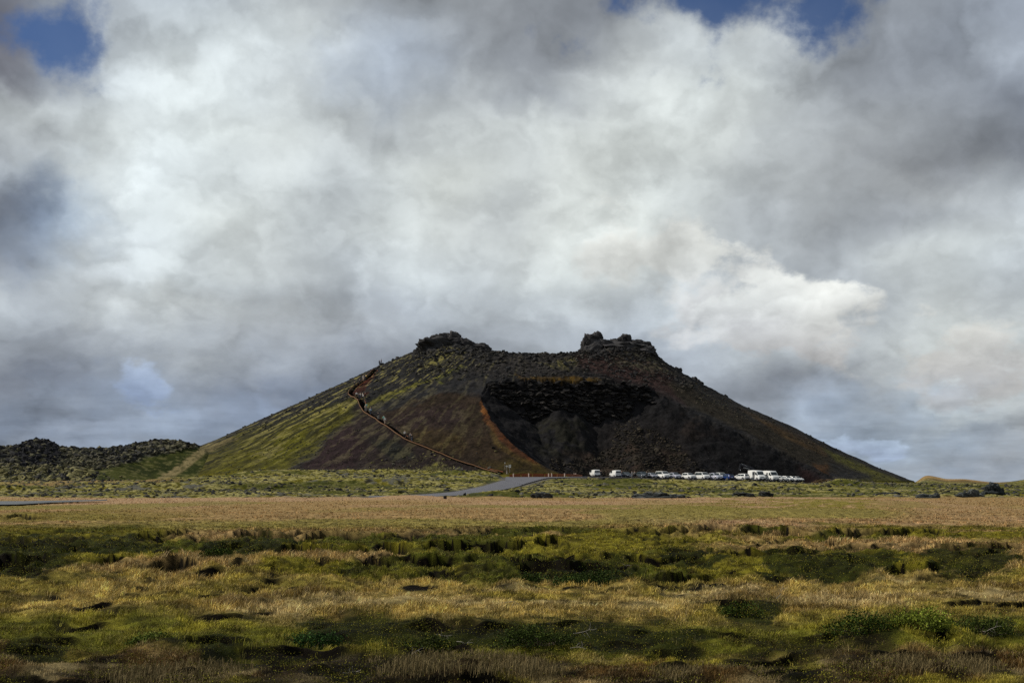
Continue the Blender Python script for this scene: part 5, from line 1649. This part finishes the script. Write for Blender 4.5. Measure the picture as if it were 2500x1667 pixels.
def loader():
    d = 374.0; k = d / FPX; X = lambda px: (px - CX) * k
    bx = X(1791); gz = pad_z(bx, d); Z = lambda py: CAMZ + (HOR - py) * k - gz
    r = empty('compact_loader', (bx, d, gz)); tag(r, 'small red loader behind the gap between the blue estate and the white off-roader', 'loader')
    RD = mat('red_paint', (.42, .035, .025), .35, var=.1, coat=.3)
    h = MB(); h.box((.35, 0, .78), (1.9, 1.1, .55)); h.box((.65, 0, 1.22), (1.0, 1.0, .45), 0, .85); h.build('body', RD, r, .06)
    for wx in (-.55, .95):
        for s in (-1, 1):
            w = MB(); w.cyl((wx, s * .62, .40), .40, .28); w.build('wheel', TYRE, r, .03)
    for s in (-1, 1):
        a = MB(); a.bar((.9, s * .55, 1.25), (.2, s * .55, 1.78), .12, .18); a.bar((.2, s * .55, 1.78), (-.75, s * .55, 1.86), .12, .20); a.bar((-.75, s * .55, 1.86), (-1.0, s * .55, 1.2), .12, .18); a.build('lift_arm', RD, r, .02)
    f = MB(); f.box((-1.05, 0, 1.05), (.35, 1.3, .55)); f.build('bucket', mat('worn_steel', (.10, .10, .10), .6, .4), r, .03)
    f = MB(); f.bar((.1, -.45, 1.3), (.1, -.45, 1.95), .08, .08); f.bar((.1, .45, 1.3), (.1, .45, 1.95), .08, .08); f.box((.25, 0, 1.98), (.75, 1.1, .07)); f.build('roll_frame', RD, r)


loader()

# ------------------------------------------------------------------ rust-red kerb wall, bollards, signs, bench
CORT = mat('rusty_steel', (.215, .060, .016), .8, var=.30, scale=1.5)
EDGE = mat('orange_edge_steel', (.14, .068, .028), .85, var=.3, scale=1.5)
DKST = mat('shaded_stair', (.012, .008, .007), 1.0, spec=.05)  # steel treads near-black, their shadow put into the colour


def toe(px):
    """depth at which the spur rises out of the ground along a picture column"""
    ys = np.arange(330, 384, .25); xs = (px - CX) / FPX * ys
    k = np.nonzero(hill_z(xs, ys) > smooth_ground(xs, ys) + .10)[0]
    return float(ys[k[0]]) - 1.3 if len(k) else 366.0


_TP = [1243, 1256, 1272, 1288, 1300, 1315, 1330, 1345, 1360, 1375, 1390, 1405, 1421]
_TD = np.array([toe(p) for p in _TP]); _TD = np.convolve(np.pad(_TD, 1, 'edge'), [.25, .5, .25], 'valid')
_TD = np.minimum(_TD, 372.0)


def corten_wall():
    pts = [(p, float(np.interp(p, _TP, _TD))) for p in (1243, 1272, 1300, 1330, 1360, 1390, 1421)]
    hs = [.55, .85, .85, .80, .75, .70, .55]
    D0 = pts[0][1]; x0 = (1243 - CX) / FPX * D0; z0 = float(smooth_ground(np.array([x0]), np.array([D0]))[0])
    r = empty('retaining_wall', (x0, D0, z0)); tag(r, 'low rust-red steel wall edging the car park left of the vehicles', 'low wall')
    for i in range(len(pts) - 1):
        (a, da), (b, db) = pts[i], pts[i + 1]; p = ((a - CX) / FPX * da, da); q = ((b - CX) / FPX * db, db)
        za = float(smooth_ground(np.array([p[0]]), np.array([p[1]]))[0]); zb = float(smooth_ground(np.array([q[0]]), np.array([q[1]]))[0])
        m = MB(); n = Vector((q[1] - p[1], p[0] - q[0], 0)).normalized() * .05
        g = .06
        P = Vector((p[0], p[1], za)); Q = Vector((q[0], q[1], zb)); dd = (Q - P).normalized() * g
        P = P + dd; Q = Q - dd; off = Vector((x0, D0, z0))
        v_ = []
        for s in (-1, 1):
            v_ += [P + n * s - off - Vector((0, 0, .3)), Q + n * s - off - Vector((0, 0, .3)), Q + n * s - off + Vector((0, 0, .17 + hs[i + 1])), P + n * s - off + Vector((0, 0, .17 + hs[i]))]
        m.v = [tuple(u) for u in v_]; m.f = [(0, 1, 2, 3), (7, 6, 5, 4), (0, 4, 5, 1), (1, 5, 6, 2), (2, 6, 7, 3), (3, 7, 4, 0)]
        m.build('wall_panel', CORT, r)


corten_wall()
BOLM = mat('pale_post', (.58, .44, .36), .7)
blab = {1253.6: 'short yellowish post at the left end of the rusty wall near the signs', 1291: 'pale post standing alone, left part of the rusty wall',
        1339.5: 'left one of the close pair of pale posts in the middle of the rusty wall', 1347: 'right one of the close pair of pale posts in the middle of the rusty wall',
        1378.6: 'pale post standing alone, right part of the rusty wall', 1402: 'pale post left of the last one at the right end of the rusty wall', 1406: 'last pale post at the right end of the rusty wall'}
for px, lb in blab.items():
    d = float(np.interp(px, _TP, _TD)) - .5
    x = (px - CX) / FPX * d; m = MB(); m.cyl((0, 0, .42), .13, .84, 'z', 12); m.cyl((0, 0, .87), .15, .06, 'z', 12, .10)
    o = m.build('bollard', BOLM); o.location = (x, d, float(smooth_ground(np.array([x]), np.array([d]))[0]) + .12); tag(o, lb, 'post', 'pale posts along the rusty wall')


def sign(px, d, h, w, hh, shape, label, lean=0.0, two=False):
    x = (px - CX) / FPX * d; z = float(land_z(x, d)[0])
    r = empty('sign', (x, d, z)); tag(r, label, 'sign', 'white signs at the foot of the stairs')
    SW = mat('white_sign', (.72, .70, .64), .6)
    m = MB(); m.cyl((0, 0, (h - hh / 2) / 2 - .1), .035, h - hh / 2 + .2, 'z', 8); m.build('pole', mat('galvanised', (.38, .36, .34), .5, .5), r)
    m = MB()
    if shape == 'diamond':
        P = [(0, -.06, h - hh), (w / 2, -.06, h - hh / 2), (0, -.06, h), (-w / 2, -.06, h - hh / 2)]
        m.v = P + [(a, b + .03, c) for a, b, c in P]; m.f = [(0, 1, 2, 3), (7, 6, 5, 4), (0, 4, 5, 1), (1, 5, 6, 2), (2, 6, 7, 3), (3, 7, 4, 0)]
    else:
        m.box((0, -.06, h - hh / 2), (w, .03, hh))
    pn = m.build('panel', SW, r, .0)
    if two:
        m = MB(); m.box((.04, -.079, h - hh * .28), (w * .45, .006, hh * .16)); m.build('marking', mat('grey_print', (.22, .22, .20), .7), pn)
        m = MB(); m.box((0, -.08, h - hh * .52), (w * .98, .006, .03)); m.build('seam', mat('grey_print', (.22, .22, .20), .7), pn)


sign(1237.2, 347, 2.05, .62, .50, 'diamond', 'white diamond-shaped sign on a pole at the foot of the stairs')
sign(1244.6, 347.5, 1.95, .58, .72, 'square', 'white square sign on a pole, right of the diamond-shaped one', two=True)
sign(1232.6, 350, 1.85, .22, .26, 'square', 'tiny white sign left of the diamond-shaped one')
d = 346.5; x = (1237.4 - CX) / FPX * d
m = MB(); m.box((0, 0, .45), (.36, .30, .9), 0, .45); m.box((.1, 0, .06), (.75, .4, .12))
o = m.build('stone_marker', mat('pale_stone', (.42, .36, .30), .9), bevel=.03); o.location = (x, d, float(land_z(x, d)[0])); tag(o, 'pale tapering stone marker below the white diamond-shaped sign', 'stone marker')


def picnic(px, d):
    x = (px - CX) / FPX * d; z = float(land_z(x, d)[0]) + .02
    r = empty('picnic_table', (x, d, z), .05); tag(r, 'pale picnic table with benches on the grass at the hill foot left of the signs', 'picnic table')
    Wd = mat('weathered_wood', (.46, .43, .38), .85)
    m = MB()
    for k in range(5): m.box((0, -.32 + .16 * k, .76), (1.9, .145, .05))
    m.build('tabletop', Wd, r)
    for s in (-1, 1):
        m = MB(); m.box((0, s * .72 - .08, .45), (1.9, .14, .05)); m.box((0, s * .72 + .08, .45), (1.9, .14, .05)); m.build('bench', Wd, r)
    for sx in (-.7, .7):
        m = MB(); m.bar((sx, -.25, .73), (sx, -.72, .0), .08, .10); m.bar((sx, .25, .73), (sx, .72, .0), .08, .10); m.bar((sx, -.8, .40), (sx, .8, .40), .08, .09); m.build('leg', Wd, r)


picnic(1120.5, 343)
x, y, _z = march(1086.5, 1217.5, smooth_ground, 100, 300)
m = MB(); m.box((0, 0, .16), (.44, .36, .44), .3, .92); m.box((0, 0, .40), (.40, .32, .05), .3)
o = m.build('roadside_box', mat('dark_brown_box', (.018, .010, .008), .8), bevel=.03); o.location = (x, y, float(ground_z(np.array([x]), np.array([y]))[0])); tag(o, 'small dark brown box beside the mouth of the road', 'box')

# ------------------------------------------------------------------ stairs up the flank
HZ = lambda X, Y: np.maximum(hill_z(X, Y), smooth_ground(X, Y))
STP = [(1222, 1157), (1178, 1143), (1115, 1121), (1056, 1097), (1032, 1087), (994, 1072), (972, 1058), (941, 1037), (918.6, 1020), (896, 1005), (886, 992), (881, 978), (868, 971), (858, 963), (859, 955), (868, 946), (882, 935), (897, 925), (911, 911), (921, 900)]


def march_hill(px, py):
    f = lambda X, Y: np.maximum(cone_z(X, Y, False), smooth_ground(X, Y))
    return march(px, py, f, 335, 450, .08)


SW3 = [march_hill(*p) for p in STP]


def stair_line():
    P = np.array(SW3); s = np.r_[0, np.cumsum(np.hypot(np.diff(P[:, 0]), np.diff(P[:, 1])))]
    q = np.arange(0, s[-1], .6)
    X = np.interp(q, s, P[:, 0]); Y = np.interp(q, s, P[:, 1])
    k = np.array([1, 2, 3, 2, 1.]) / 9
    Z = HZ(X, Y) + .12; Zs = np.convolve(np.pad(Z, 6, 'edge'), np.hanning(13) / np.hanning(13).sum(), 'valid')
    Z = np.maximum(Zs, Z)
    return X, Y, Z


def stairs():
    X, Y, Z = stair_line()
    T = np.stack([np.gradient(X), np.gradient(Y)], -1); T /= np.linalg.norm(T, axis=1)[:, None]; N = np.stack([-T[:, 1], T[:, 0]], -1)
    o = (X[0], Y[0], Z[0])
    r = empty('stairway', o); tag(r, 'long rust-edged steel stairway climbing the left flank of the crater', 'stairway')
    w = .95
    m = MB()
    for i in range(len(X)):
        for fr in (0, .5):
            j = min(i + 1, len(X) - 1); x = X[i] + (X[j] - X[i]) * fr; y = Y[i] + (Y[j] - Y[i]) * fr; z = Z[i] + (Z[j] - Z[i]) * fr
            m.box((x - o[0], y - o[1], z - o[2]), (.36, w * 1.9, .05), math.atan2(T[i, 1], T[i, 0]))
    m.build('treads', DKST, r)
    for s, hh, mt in ((1, .42, EDGE), (-1, .42, CORT)):
        m = MB()
        for i in range(len(X) - 1):
            a = Vector((X[i] + N[i, 0] * s * w - o[0], Y[i] + N[i, 1] * s * w - o[1], Z[i] - o[2])); b = Vector((X[i + 1] + N[i + 1, 0] * s * w - o[0], Y[i + 1] + N[i + 1, 1] * s * w - o[1], Z[i + 1] - o[2]))
            k = Vector((N[i, 0], N[i, 1], 0)) * .05
            lo = Vector((0, 0, -.04)); hi = Vector((0, 0, .20)); n = len(m.v)
            for q in (a, b):
                m.v += [tuple(q - k + lo), tuple(q + k + lo), tuple(q + k + hi), tuple(q - k + hi)]
            m.f += [(n, n + 1, n + 5, n + 4), (n + 1, n + 2, n + 6, n + 5), (n + 2, n + 3, n + 7, n + 6), (n + 3, n, n + 4, n + 7)]
        m.build('side_plate', mt, r)


stairs()

# ------------------------------------------------------------------ people
def skinned(verts, edges, name):
    """verts: (x,y,z,r); grows one continuous surface and returns its mesh"""
    me = bpy.data.meshes.new(name); me.from_pydata([v[:3] for v in verts], edges, [])
    o = bpy.data.objects.new(name + '_tmp', me); S.collection.objects.link(o)
    sk = o.modifiers.new('s', 'SKIN'); sb = o.modifiers.new('b', 'SUBSURF'); sb.levels = 1; sb.render_levels = 1
    for i, v in enumerate(verts):
        o.data.skin_vertices[0].data[i].radius = (v[3], v[3] * (v[4] if len(v) > 4 else 1))
        o.data.skin_vertices[0].data[i].use_root = (i == 0)
    dg = bpy.context.evaluated_depsgraph_get(); ev = o.evaluated_get(dg)
    out = bpy.data.meshes.new_from_object(ev); out.name = name
    bpy.data.objects.remove(o)
    out.polygons.foreach_set('use_smooth', [True] * len(out.polygons))
    out.materials.clear(); out.materials.append(None)
    return out


def pose_meshes(st, arm, lean, pack=False):
    """st: stride in metres; facing +Y. body, trousers, jacket, hair, shoes"""
    hip = .92; L = lean
    leg = lambda s, f: [(s * .095, 0, hip - .02, .085), (s * .10, f * .5 + .04, .50, .060), (s * .10, f, .10, .042), (s * .10, f + .13, .045, .036)]
    sh = 1.42; hx = L * .55
    A = lambda s, f: [(s * .19, hx, sh, .052), (s * .25, hx - .03 + f * .3, 1.14, .042), (s * .22, hx + .10 + f, .92, .032), (s * .22, hx + .14 + f, .84, .030, .6)]
    body = [(0, 0, hip, .12), (0, L * .3, 1.15, .12), (0, hx, 1.40, .11), (0, hx + .01, 1.50, .055), (0, hx + .03, 1.60, .088, 1.1), (0, hx + .03, 1.69, .078)]
    E = [(0, 1), (1, 2), (2, 3), (3, 4), (4, 5)]
    def add(ch, root, V, E):
        b = len(V); V += ch; E.append((root, b)); E += [(b + i, b + i + 1) for i in range(len(ch) - 1)]
    V = list(body); add(leg(-1, -st), 0, V, E); add(leg(1, st), 0, V, E); add(A(-1, arm), 2, V, E); add(A(1, -arm), 2, V, E)
    out = {'person': skinned(V, E, 'person')}
    V = [(0, 0, hip + .02, .14)]; E = []
    for s, f in ((-1, -st), (1, st)): add([(a, b, c, r + .018) for a, b, c, r in leg(s, f)[:3]], 0, V, E)
    out['trousers'] = skinned(V, E, 'trousers')
    V = [(0, 0, hip + .02, .155), (0, L * .3, 1.16, .15), (0, hx, 1.40, .14)]; E = [(0, 1), (1, 2)]
    for s, f in ((-1, arm), (1, -arm)): add([(q[0], q[1], q[2], q[3] + .020) for q in A(s, f)[:3]], 2, V, E)
    out['jacket'] = skinned(V, E, 'jacket')
    out['hair'] = skinned([(0, hx - .03, 1.60, .070), (0, hx - .01, 1.70, .094), (0, hx + .04, 1.735, .075)], [(0, 1), (1, 2)], 'hair')
    return out


POSE = [pose_meshes(.22, .10, .10), pose_meshes(.03, .02, .02), pose_meshes(-.18, -.08, .16)]
SKIN = mat('skin', (.48, .30, .22), .6)


def cloth(nm, c): return mat(nm, c, .85, var=.15)


BLKC = cloth('black_cloth', (.018, .018, .022)); NVC = cloth('navy_cloth', (.03, .045, .08)); TEALC = cloth('teal_cloth', (.16, .52, .46)); WHC = cloth('white_cloth', (.66, .66, .64))
GRC = cloth('grey_cloth', (.28, .28, .27)); YEL = cloth('yellow_cloth', (.62, .46, .10)); BLUC = cloth('light_blue_cloth', (.34, .46, .56)); BEI = cloth('beige_cloth', (.45, .36, .27)); REDC = cloth('rust_cloth', (.20, .08, .05)); JEAN = cloth('denim', (.055, .075, .12))
HAIRS = [mat('dark_hair', (.025, .018, .014), .8), mat('fair_hair', (.26, .18, .10), .8), mat('grey_hat', (.30, .30, .30), .9)]


def person(x, y, z, rz, pose, jac, tr, hair, label, group, scale=1.0):
    P = POSE[pose]
    def mk(nm, mesh, m, parent=None):
        o = bpy.data.objects.new(nm, P[mesh]); link(o, parent)
        o.material_slots[0].link = 'OBJECT'; o.material_slots[0].material = m
        return o
    b = mk('person', 'person', SKIN); b.location = (x, y, z); b.rotation_euler = (0, 0, rz); b.scale = (scale,) * 3
    tag(b, label, 'person', group)
    mk('jacket', 'jacket', jac, b); mk('trousers', 'trousers', tr, b); mk('hair', 'hair', HAIRS[hair], b)
    return b


_SX, _SY, _SZ = stair_line()


def on_stairs(px, py, side=0.0, **k):
    """nearest point of the stair to a picture place; the walker stands on its tread"""
    u = ppx(_SX, _SY); v = ppy(_SZ, _SY); i = int(np.argmin((u - px) ** 2 + (v - py) ** 2)); j = min(i + 1, len(_SX) - 1)
    t = Vector((_SX[j] - _SX[j - 1], _SY[j] - _SY[j - 1])).normalized(); n = Vector((-t.y, t.x))
    return _SX[i] + n.x * side, _SY[i] + n.y * side, _SZ[i] + .03, math.atan2(t.y, t.x) - math.pi / 2


UP, DN = 0.0, math.pi
WG = 'walkers on the crater stairway'
walk = [
 (1008, 1078, .3, UP, 0, BLKC, JEAN, 0, 'lowest walker on the stairs, in a black jacket'),
 (999, 1074, -.3, UP, 0, GRC, BLKC, 0, 'walker in a grey top just above the lowest one'),
 (991, 1070, .3, DN, 2, WHC, BLKC, 1, 'walker in a pale top leading the lowest group of three'),
 (941, 1037, .2, DN, 1, WHC, BEI, 1, 'walker in white right below the one in bright teal'),
 (935, 1033, -.3, UP, 0, TEALC, BLKC, 0, 'lower one of the two walkers in bright teal'),
 (925, 1026, .3, UP, 2, BLKC, GRC, 0, 'walker in black alone halfway between the two teal jackets'),
 (908, 1013, .3, UP, 0, BLUC, NVC, 0, 'walker in pale blue at the lower end of the blue pair'),
 (903, 1010, -.35, UP, 0, NVC, BLKC, 0, 'walker in navy beside the pale blue one'),
 (896, 1005, .3, DN, 2, BEI, GRC, 1, 'walker in beige just below the upper teal jacket'),
 (892, 1001, -.2, UP, 0, TEALC, BLKC, 0, 'upper one of the two walkers in bright teal'),
]
for px, py, sd_, dr, ps, jc, tr, hr, lb in walk:
    a, b, c, rz = on_stairs(px, py, sd_); person(a, b, c, rz + dr, ps, jc, tr, hr, lb, WG, 1.08)
LG = 'people resting on the stairway landing'
land = [(873, 974, .4, 1, WHC, BLKC, 0, .4, 'leftmost person on the landing, in white over black'), (877, 975.5, -.3, 1, GRC, NVC, 1, 2.2, 'person in grey in the middle of the landing group'),
        (880, 976, .5, 1, NVC, BLKC, 0, 3.4, 'person in navy in the middle of the landing group'), (881.5, 977, -.5, 2, WHC, BLKC, 2, 5.0, 'person in white with a pale hat, right side of the landing group')]
for px, py, sd_, ps, jc, tr, hr, rz, lb in land:
    a, b, c, _ = on_stairs(px, py, sd_); person(a, b, c, rz, ps, jc, tr, hr, lb, LG)


def on_hill(px, py, rz, ps, jc, tr, hr, lb, gp):
    x, y, _ = march_hill(px, py); z = float(land_z(x, y)[0]) + .0
    person(x, y, z, rz, ps, jc, tr, hr, lb, gp)


on_hill(885.5, 974, 2.5, 1, GRC, BLKC, 0, 'person in grey on the slope just right of the landing', LG)
on_hill(892, 972.5, 1.0, 1, REDC, BLKC, 0, 'rightmost person by the landing, in rust brown', LG)
for px, py, sd_, dr, ps, jc, tr, hr, lb in [
 (868.5, 946, .3, UP, 0, BLKC, BLKC, 0, 'left one of two all-black walkers above the bend'), (876.5, 940.5, -.3, UP, 2, BLKC, BLKC, 0, 'right one of two all-black walkers above the bend'),
 (888, 931, .3, DN, 1, GRC, BEI, 1, 'walker in pale grey beside the yellow jacket'), (893, 927.5, -.2, UP, 0, YEL, BLKC, 0, 'walker in a yellow jacket near the skyline'),
 (888, 931.5, -.4, UP, 0, BLKC, BLKC, 0, 'walker in black just below the yellow jacket')]:
    a, b, c, rz = on_stairs(px, py, sd_); person(a, b, c, rz + dr, ps, jc, tr, hr, lb, 'walkers near the top of the stairway')
for k, (px, jc, lb) in enumerate([(926.5, NVC, 'left one of the two people standing out on the skyline'), (931, REDC, 'right one of the two people standing out on the skyline')]):
    d = 436.0; x = (px - CX) / FPX * d
    ys = np.arange(400, 460, .5); xs_ = (px - CX) / FPX * ys; zz = land_z(xs_, ys); i = int(np.argmin(ppy(zz, ys)))
    person(float(xs_[i]), float(ys[i]), float(zz[i]) - .03, .5 + k, 1, jc, JEAN, 0, lb, 'people standing on the skyline')
for px, d, jc, tr, ps, rz, lb in [(1467.5, 362, BLKC, BLKC, 1, .3, 'person in black right of the leftmost white van'), (1518, 361.5, BLKC, JEAN, 1, 2.8, 'person in dark clothes between the second white van and the slate hatchback'),
                              (1543, 361.5, GRC, GRC, 1, 1.0, 'person in pale grey standing in front of the black van'), (1548.5, 362, GRC, BLKC, 2, 3.9, 'person in dark trousers beside the pale grey one in front of the black van'),
                              (1579, 361, TEAL, BLKC, 1, 2.9, 'person in dark teal left of the silver-grey hatchback')]:
    x = (px - CX) / FPX * d; person(x, d, pad_z(x, d), rz, ps, jc, tr, 0, lb, 'people standing among the parked vehicles')
